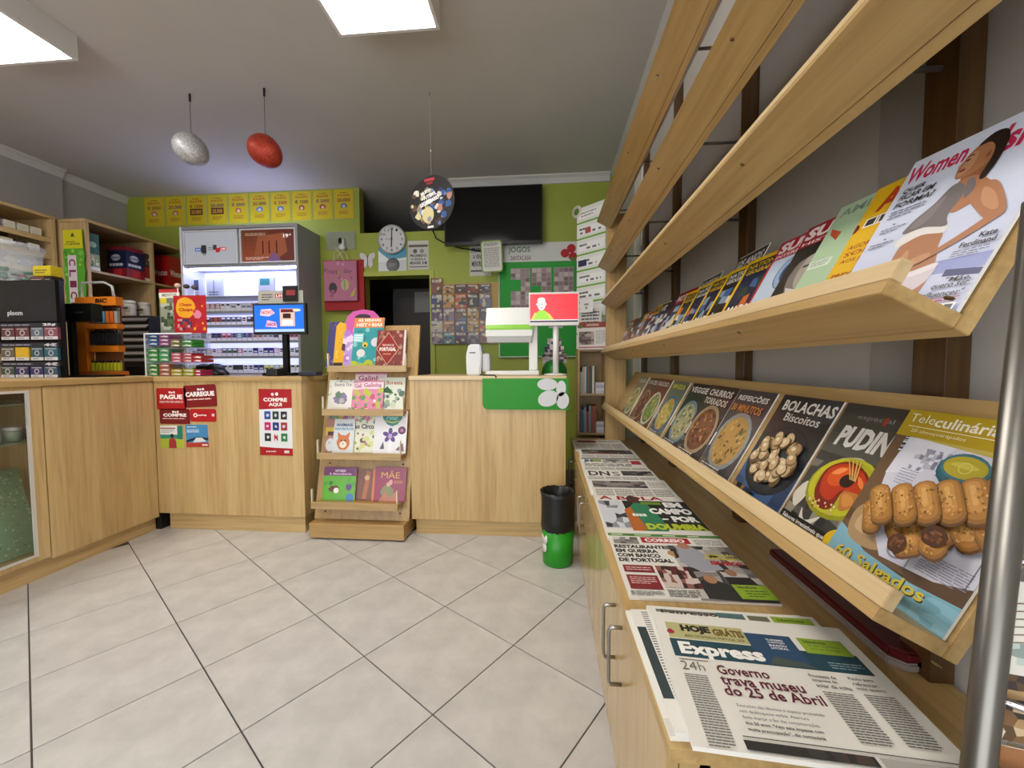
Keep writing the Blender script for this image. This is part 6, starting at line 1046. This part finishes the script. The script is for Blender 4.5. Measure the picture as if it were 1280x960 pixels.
for k, (px_, py_, c1, nm_) in enumerate(((222, 357, '#c8a898', 'beige'), (233, 358, '#2a2426', 'dark'), (243, 359, '#4a4450', 'grey violet'))):
    q = onY(px_, py_, 2.62); e = thing('lollipop', '%s lollipop sticking up behind the red sweet bag' % nm_, 'lollipop', q-Vector((0, 0, .06)), 'lollipops behind the sweet bags'); MB().ball(q, .02, 1.1, .8, .8).build('sweet', P(c1, .3), e); MB().tube([q-Vector((0, 0, .015)), (q.x, q.y, zr+.001)], .003, 6).build('stick', WHITEP, e)
# black crumpled bag
q = onY(255, 470, 2.72); b = bmesh.new(); bmesh.ops.create_icosphere(b, subdivisions=3, radius=1); rr = random.Random(8)
for v in b.verts: k = 1+.12*math.sin(v.co.x*9+v.co.z*5)+rr.uniform(-.06, .06); v.co = Vector((v.co.x*.125*k, v.co.y*.09*k, max(-.001, v.co.z*.085*k*(1 if v.co.x < .5 else .75))))
m_ = MB(); m_._add(b, Matrix.Translation((onY(262, 465, 2.72).x, 2.72, ZC+.0015)), True); tag(m_.build('crumpled_bag', P('#17150f', .35)), 'black crumpled bag lying beside the acrylic gum rack', 'bag')
# customer display on a pole with a sign on top
ym = 2.62; x0, x1, z0, z1 = rY(316, 379, 382, 418, ym); mo = thing('customer_monitor', 'small monitor showing a blue advert on a black pole', 'monitor', (onY(354, 470, ym).x, ym+.03, ZC)); bx('casing', (x0, x1, ym, ym+.03, z0, z1), P('#0e0f12', .4), mo, bev=.004)
p = Pr(x1-x0-.024, z1-z0-.03); p.rect(0, 0, 1, 1, '#1a62c8'); p.rect(0, 0, 1, .1, '#9ab8e0'); p.rect(.52, .2, .82, .86, '#c8a49a'); p.rect(.54, .72, .80, .84, '#5a1c20'); p.rect(.58, .50, .74, .68, '#2a1a18'); p.ell(.86, .80, .08, '#d8c8a0', rv=.05); p.poly([(.12, .62), (.14, .84), (.34, .86), (.42, .7), (.3, .58)], '#d8b4c0'); p.poly([(.22, .2), (.26, .44), (.44, .36), (.46, .16)], '#c8a0c8'); p.text('NOVO', .15, .66, .38, .8, '#b03a3a', .03); p.text('SABOR', .24, .22, .44, .34, '#8a2a4a', .03); p.rect(.56, .24, .78, .44, '#e4d8d8'); p.build('screen_print', SCREEN, mo, frame3(Vector((x0+.012, ym-.0006, z0+.018))-mo.location, (1, 0, 0), (0, 0, 1)))
bx('pole', (onY(352, 440, ym).x, onY(358, 440, ym).x, ym+.01, ym+.04, ZC+.02, z0), BLACK, mo); MB().box(onY(335, 468, ym).x, onY(372, 468, ym).x, ym-.06, ym+.1, ZC+.0006, ZC+.02, bev=.006).build('base', BLACK, mo)
xa, xb, za, zb_ = rY(323, 357, 379, 381, ym+.01); za = z1+.0008; e = thing('pack_sign', 'grey advert strip with a black pack standing on the small monitor', 'sign', ((xa+xb)/2, ym+.015, za)); bx('card', (xa, xb, ym+.008, ym+.012, za, za+.085), P('#9c9a92', .5), e); p = Pr(xb-xa, .085); p.rect(0, 0, 1, 1, '#a4a298'); p.lines(.08, .2, .32, .8, 3, '#4a4a48', .5, 3); p.rect(.38, .45, .56, .75, '#a81c28'); p.text('LM', .40, .5, .54, .7, '#f0e4e0', .04); p.build('print', PAPER, e, frame3(Vector((xa, ym+.0072, za))-e.location, (1, 0, 0), (0, 0, 1))); bx('dummy_pack', (xa+(xb-xa)*.58, xa+(xb-xa)*.9, ym-.008, ym+.0065, za+.01, za+.115), P('#1a1714', .3), e, bev=.002); bx('pack_front', (xa+(xb-xa)*.66, xa+(xb-xa)*.86, ym-.0095, ym-.0085, za+.05, za+.085), P('#8a2a2a', .4), e)
for k, (xa, xb, c1, d_) in enumerate(((336, 350, '#141416', .05), (376, 398, '#1c2030', .03))):
    a_, b_, _, _ = rY(xa, 462, xb, 470, 2.5); tag(MB().box(a_, b_, 2.47, 2.55, ZC+.0006, ZC+d_, bev=.008).build('hand_device', P(c1, .45)), ['black handset lying in front of the monitor pole', 'dark blue folded pouch at the right end of the front counter'][k], 'device')
# ================================================================== lottery terminal counter
yk = gy-.012; x0, x1, z0, z1 = rY(603, 473, 711, 512, yk); w_, h_ = x1-x0, z1-z0; gp = thing('lottery_sign', 'glossy green panel with a white clover logo hung on the counter front', 'sign', mat=frame3(Vector((x0, yk-.001, z0)), (1, 0, 0), (0, 0, 1)))
pts = [(w_, 0), (w_, h_), (0, h_)]+[(.035-.035*math.cos(t), .035-.035*math.sin(t)) for t in (0, .4, .8, 1.2, 1.57)]
MB().prism(pts[::-1], -.0105, 0, 'z', bev=.001).build('panel', P('#168a0c', .3, spec=.3), gp, local=True)
WL = P('#cdcfd2', .35); cu, cv = w_*.83, h_*.48
for k, (u, v, ru, rv, rot) in enumerate(((.755, .81, .115, .19, 0), (.765, .36, .12, .25, .35), (.912, .68, .055, .25, -.1), (.93, .30, .072, .27, 0))):
    pp = []
    for i in range(20): a = 6.283*i/20; x, y = ru*w_*math.cos(a), rv*h_*math.sin(a); pp.append((u*w_+x*math.cos(rot)-y*math.sin(rot), v*h_+x*math.sin(rot)+y*math.cos(rot)))
    MB().prism(pp, .0004, .003, 'z').build('clover_leaf', WL, gp, local=True)
yt = 2.62; x0, x1, z0, z1 = rY(607, 383, 668, 470, yt); lt = thing('lottery_terminal', 'white lottery terminal with a green stripe on the right front counter', 'terminal', ((x0+x1)/2, yt+.1, ZC)); WT = P('#d9dbd8', .3)
zA, zB, zC = onY(630, 410, yt).z, onY(630, 421, yt).z, onY(630, 428, yt).z
MB().prism([(yt+.03, zA), (yt, zA), (yt+.06, z1), (yt+.09, z1)], x0, x1, 'x').build('screen_hood', WT, lt); MB().prism([(yt-.006, zA-.012), (yt-.006, zA+.001), (yt+.003, zA+.022), (yt+.008, zA+.022)], x0+.003, x1-.003, 'x').build('green_stripe', P('#7fbf2a', .35), lt)
MB().box(x0, x1-.01, yt-.01, yt+.12, zB, zA-.012, bev=.006).build('head', WT, lt); MB().prism([(yt+.0, zC), (yt-.008, zB), (yt+.12, zB), (yt+.1, zC)], x0+.01, x1-.02, 'x').build('under_tray', P('#b4b6b6', .3), lt)
xs0, xs1 = onY(661, 440, yt).x, onY(672, 440, yt).x; MB().box(xs0, xs1, yt+.02, yt+.11, ZC+.03, zA+.02, bev=.006).build('side_column', WT, lt); MB().box(onY(609, 467, yt).x, xs1+.012, yt-.08, yt+.14, ZC+.0006, ZC+.03, bev=.008).build('base_plate', WT, lt)
# customer screen on a white pole
ysn = 2.56; x0, x1, z0, z1 = rY(661, 365, 724, 407, ysn); rs = thing('customer_screen', 'white framed screen showing a red advert on a white pole', 'monitor', (onY(695, 470, ysn).x, ysn+.04, ZC)); bx('casing', (x0, x1, ysn, ysn+.03, z0, z1), WT, rs, bev=.005)
p = Pr(x1-x0-.016, z1-z0-.034); p.rect(0, 0, 1, 1, '#e0303c'); p.rect(0, 0, 1, .06, '#2a2440'); p.rect(0, .06, 1, .09, '#e8d8dc'); p.poly([(.04, .09), (.1, .3), (.2, .42), (.3, .42), (.42, .28), (.5, .09)], '#86c42a'); p.poly([(.02, .1), (.1, .36), (.14, .3), (.08, .1)], '#c8b44a'); p.poly([(.36, .36), (.5, .1), (.44, .1), (.34, .28)], '#c8b44a'); p.ell(.24, .62, .085, '#e8e0dc', rv=.20); p.ell(.155, .64, .025, '#dcd2cc'); p.ell(.325, .64, .025, '#dcd2cc'); p.curve([(.16, .70), (.18, .86), (.30, .86), (.32, .70), (.24, .76)], '#d4ccc8'); p.ring(.21, .64, .022, .03, '#2a3a5c', 12); p.ring(.275, .64, .022, .03, '#2a3a5c', 12); p.poly([(.2, .54), (.28, .54), (.24, .5)], '#a8403c'); p.lines(.56, .5, .9, .6, 2, '#c02430', .4, 3); p.build('screen_print', SCREEN, rs, frame3(Vector((x0+.008, ysn-.0006, z0+.022))-rs.location, (1, 0, 0), (0, 0, 1)))
cx_ = onY(695, 440, ysn).x; MB().tube([(cx_, ysn+.035, ZC+.012), (cx_, ysn+.035, z0+.01)], .019, 16).build('pole', WT, rs); MB().box(cx_-.045, cx_+.045, ysn+.0305, ysn+.06, z0-.012, z0+.03, bev=.004).build('tilt_bracket', P('#a8aaac', .35), rs); MB().lathe([(.075, 0), (.075, .008), (.03, .012), (0, .012)], (cx_, ysn+.035, ZC+.0006), 24).build('base', WT, rs)
# ticket stand with a green dome
yd = 2.82; c_ = Vector((onY(693, 460, yd).x, yd, ZC+.0006)); tk = thing('ticket_stand', 'green dome shaped stand holding betting slips behind the white pole', 'stand', c_); MB().lathe([(.09, 0), (.09, .01), (.085, .045), (.06, .085), (.02, .10), (0, .10)], c_, 24).build('dome', P('#1f7a2c', .3), tk)
rr = random.Random(4)
for k in range(3):
    z = c_.z+.08+.055*k; hw = .085-.018*k
    p = Pr(2*hw, .06); p.rect(0, 0, 1, 1, '#b8b0b0'); p.mosaic(0, 0, 1, 1, 7, 3, ['#b8b0b0', '#5a4a5c', '#8a6a6a', '#d4d0cc', '#3a3a50'], k, .8); e = thing('betting_slips', ['lower', 'middle', 'upper'][k]+' bundle of betting slips in the green dome stand', 'slips', (c_.x, c_.y, z), 'bundles of betting slips'); MB().box(c_.x-hw, c_.x+hw, c_.y+.012+.012*k, c_.y+.022+.012*k, z, z+.062).build('paper_bundle', PAGES, e); p.build('print', PAPER, e, frame3(Vector((-hw, .0115+.012*k, .001)), (1, 0, 0), (0, 0, 1)))
# white scanner
ye = 2.58; x0, x1, z0, z1 = rY(583, 430, 612, 470, ye); tm_ = thing('ticket_scanner', 'white ticket scanner at the edge of the right front counter', 'scanner', ((x0+x1)/2, ye+.05, ZC)); MB().prism([(x0, ZC+.0006), (x0+(x1-x0)*.6, ZC+.0006), (x0+(x1-x0)*.66, z1-.07), (x0+(x1-x0)*.6, z1), (x0+(x1-x0)*.1, z1), (x0-.004, z1-.07)], ye, ye+.11, 'y', bev=.008).build('housing', P('#d4d6da', .3), tm_); MB().box(x0+(x1-x0)*.62, x1, ye+.02, ye+.10, ZC+.02, z1-.06, bev=.02).build('roll_cover', P('#c2c4c8', .3), tm_); bx('slot', (x0+.02, x0+.06, ye-.001, ye+.001, z1-.06, z1-.052), P('#5a5c60', .4), tm_)
tag(MB().tube([(x0+.12, ye-.06, ZC+.004), (x0+.16, ye-.09, ZC+.004), (x0+.20, gy-.006, ZC+.004), (x0+.21, gy-.02, ZC-.01)], .004, 6).build('cable', BLACK), 'short black cable hanging over the counter edge by the scanner', 'cable')
# ================================================================== bin
c_ = Vector((.062, 2.20, 0)); bn = thing('waste_bin', 'green round waste bin lined with a black bag beside the low cabinet', 'bin', c_); MB().lathe([(.078, 0), (.082, .004), (.089, .2), (.084, .2), (.076, .008), (0, .008)], c_, 32).build('bin_body', P('#1f8a1c', .35), bn)
b = bmesh.new(); rr = random.Random(6); n = 40; prof = [(.087, .19), (.092, .20), (.093, .25), (.091, .31), (.093, .38), (.096, .405), (.088, .40), (.082, .34), (.080, .2), (.05, .16), (0, .15)]; rings = []
for r_, z in prof: rings.append([b.verts.new((max(r_, .001)*(1+rr.uniform(-.025, .025))*math.cos(6.2832*k/n), max(r_, .001)*(1+rr.uniform(-.025, .025))*math.sin(6.2832*k/n), z+rr.uniform(-.004, .004))) for k in range(n)])
for A, B in zip(rings, rings[1:]):
    for k in range(n): b.faces.new((A[k], A[(k+1) % n], B[(k+1) % n], B[k]))
bmesh.ops.recalc_face_normals(b, faces=b.faces); m_ = MB(); m_._add(b, Matrix.Translation(c_), True); m_.build('bin_bag', P('#141414', .4), bn)
for k, (a, z, r_) in enumerate(((3.70, .15, .030), (3.66, .10, .026))): MB().lathe([(r_, 0), (r_, .0015), (0, .0015)], (0, 0, 0), 16, mtx=Matrix.Translation(c_+Vector((.086*math.cos(a), .086*math.sin(a), z))) @ Vector((math.cos(a), math.sin(a), .04)).to_track_quat('Z', 'Y').to_matrix().to_4x4()).build('white_emblem', P('#d8dad4', .4), bn)
# ================================================================== hanging decorations
def hang(hx, hy, Y): return onY(hx, hy, Y)
def glit(name, c0, c1):
    mt, nt, b = nodes(name, .45); v = nt.nodes.new('ShaderNodeTexVoronoi'); v.inputs['Scale'].default_value = 55; r_ = ramp(nt, [(.0, c0), (1, c1)]); nt.links.new(v.outputs['Color'], r_.inputs[0]); nt.links.new(r_.outputs[0], b.inputs['Base Color']); b.inputs['Metallic'].default_value = .35
    bp = nt.nodes.new('ShaderNodeBump'); bp.inputs['Strength'].default_value = .6; bp.inputs['Distance'].default_value = .004; nt.links.new(v.outputs['Color'], bp.inputs['Height']); nt.links.new(bp.outputs[0], b.inputs['Normal']); return mt
for k, (hx, hy, ex, ey, c0, c1, lab) in enumerate(((237, 117, 239.5, 187.5, '#77777a', '#e0e0e0', 'silver glitter egg hanging from the ceiling'), (330, 110, 332, 189.5, '#6a1410', '#d04a30', 'red glitter egg hanging from the ceiling'))):
    h = onZ(hx, hy, H); Y = h.y; c_ = onY(ex, ey, Y); e = thing('glitter_egg', lab, 'ornament', h, 'glitter eggs hung from the ceiling'); ax, bz = .118, .100
    prof = [(max(0.0, bz*math.sin(t)*(1+.10*math.cos(t))), -ax*math.cos(t)) for t in [math.pi*i/20 for i in range(21)]]; prof[0] = (0, -ax); prof[-1] = (0, ax)
    o = MB().lathe(prof, (0, 0, 0), 32, mtx=Matrix.Translation(c_) @ Vector((.62, 0, -.62)).to_track_quat('Z', 'Y').to_matrix().to_4x4()).build('egg', glit('glitter_%d' % k, c0, c1), e); MB().tube([h-Vector((0, 0, .05)), c_+Vector((0, 0, .07))], .0016, 5).build('thread', P('#3a3a3c', .6), e); MB().box(h.x-.006, h.x+.006, Y-.004, Y+.004, h.z-.055, h.z-.0005, bev=.001).build('ceiling_clip', P('#1c1c1e', .5), e)
h = onZ(537, 115, H); Y = h.y; c_ = onY(539.5, 253.5, Y); r_ = .187; DR = Matrix.Rotation(math.radians(-17), 4, 'Z'); e = thing('hanging_disc', 'round cardboard disc printed with footballers hanging from the ceiling', 'hanging sign', h)
MB().lathe([(r_, -.003), (r_, .003)], (0, 0, 0), 40, mtx=Matrix.Translation(c_) @ DR @ Matrix.Rotation(math.pi/2, 4, 'X')).build('disc', P('#1c1a1a', .4), e); MB().tube([h, c_+Vector((0, 0, r_))], .001, 4).build('thread', P('#c8c8c8', .4), e); MB().ball(h.lerp(c_+Vector((0, 0, r_)), .7), .006).build('bead', P('#e8e8e8', .2), e); MB().box(h.x-.004, h.x+.004, Y-.003, Y+.003, H-.03, H-.0005).build('ceiling_clip', P('#8a8a88', .5), e)
p = Pr(2*r_, 2*r_, noclip=True); p.ell(.5, .5, .495, '#1b1718', n=40); rr = random.Random(9)
def ins(u, v, q): return math.hypot(u-.5, v-.5)+q < .48
for _ in range(90):
    u, v, q = rr.random(), rr.random()*.75, rr.uniform(.03, .07)
    if ins(u, v, q): p.ell(u, v, q, rr.choice(['#8a8468', '#c8bf94', '#2a4f8a', '#5a3f38', '#2a2424', '#a88a74', '#dcd8c4', '#6a86b0', '#3a6a4a'] if u < .5 else ['#2a4f8a', '#5a78a8', '#3a2f34', '#a87a6a', '#1f2f5a', '#c8c4c0']), n=8, jit=.25, seed=_)
p.ell(.43, .28, .13, '#c8bd8a', rv=.15); p.ell(.46, .2, .05, '#8a8a9a'); p.text('MUITO', .27, .68, .50, .74, '#e8e8ea', .05, rot=.28); p.text('+ FUTEBOL', .28, .59, .62, .66, '#e8e8ea', .05, rot=.28); p.text('LEGENDARIO', .25, .49, .68, .57, '#e8e8ea', .05, rot=.28); p.rect(.36, .90, .58, .95, '#b03a48'); p.rect(.40, .84, .54, .88, '#8a2a30'); p.rect(.42, .03, .55, .07, '#d8d8d8')
p.build('print', PAPER, e, Matrix.Translation(c_-e.location) @ DR @ frame3(Vector((-r_, -.0034, -r_)), (1, 0, 0), (0, 0, 1)))
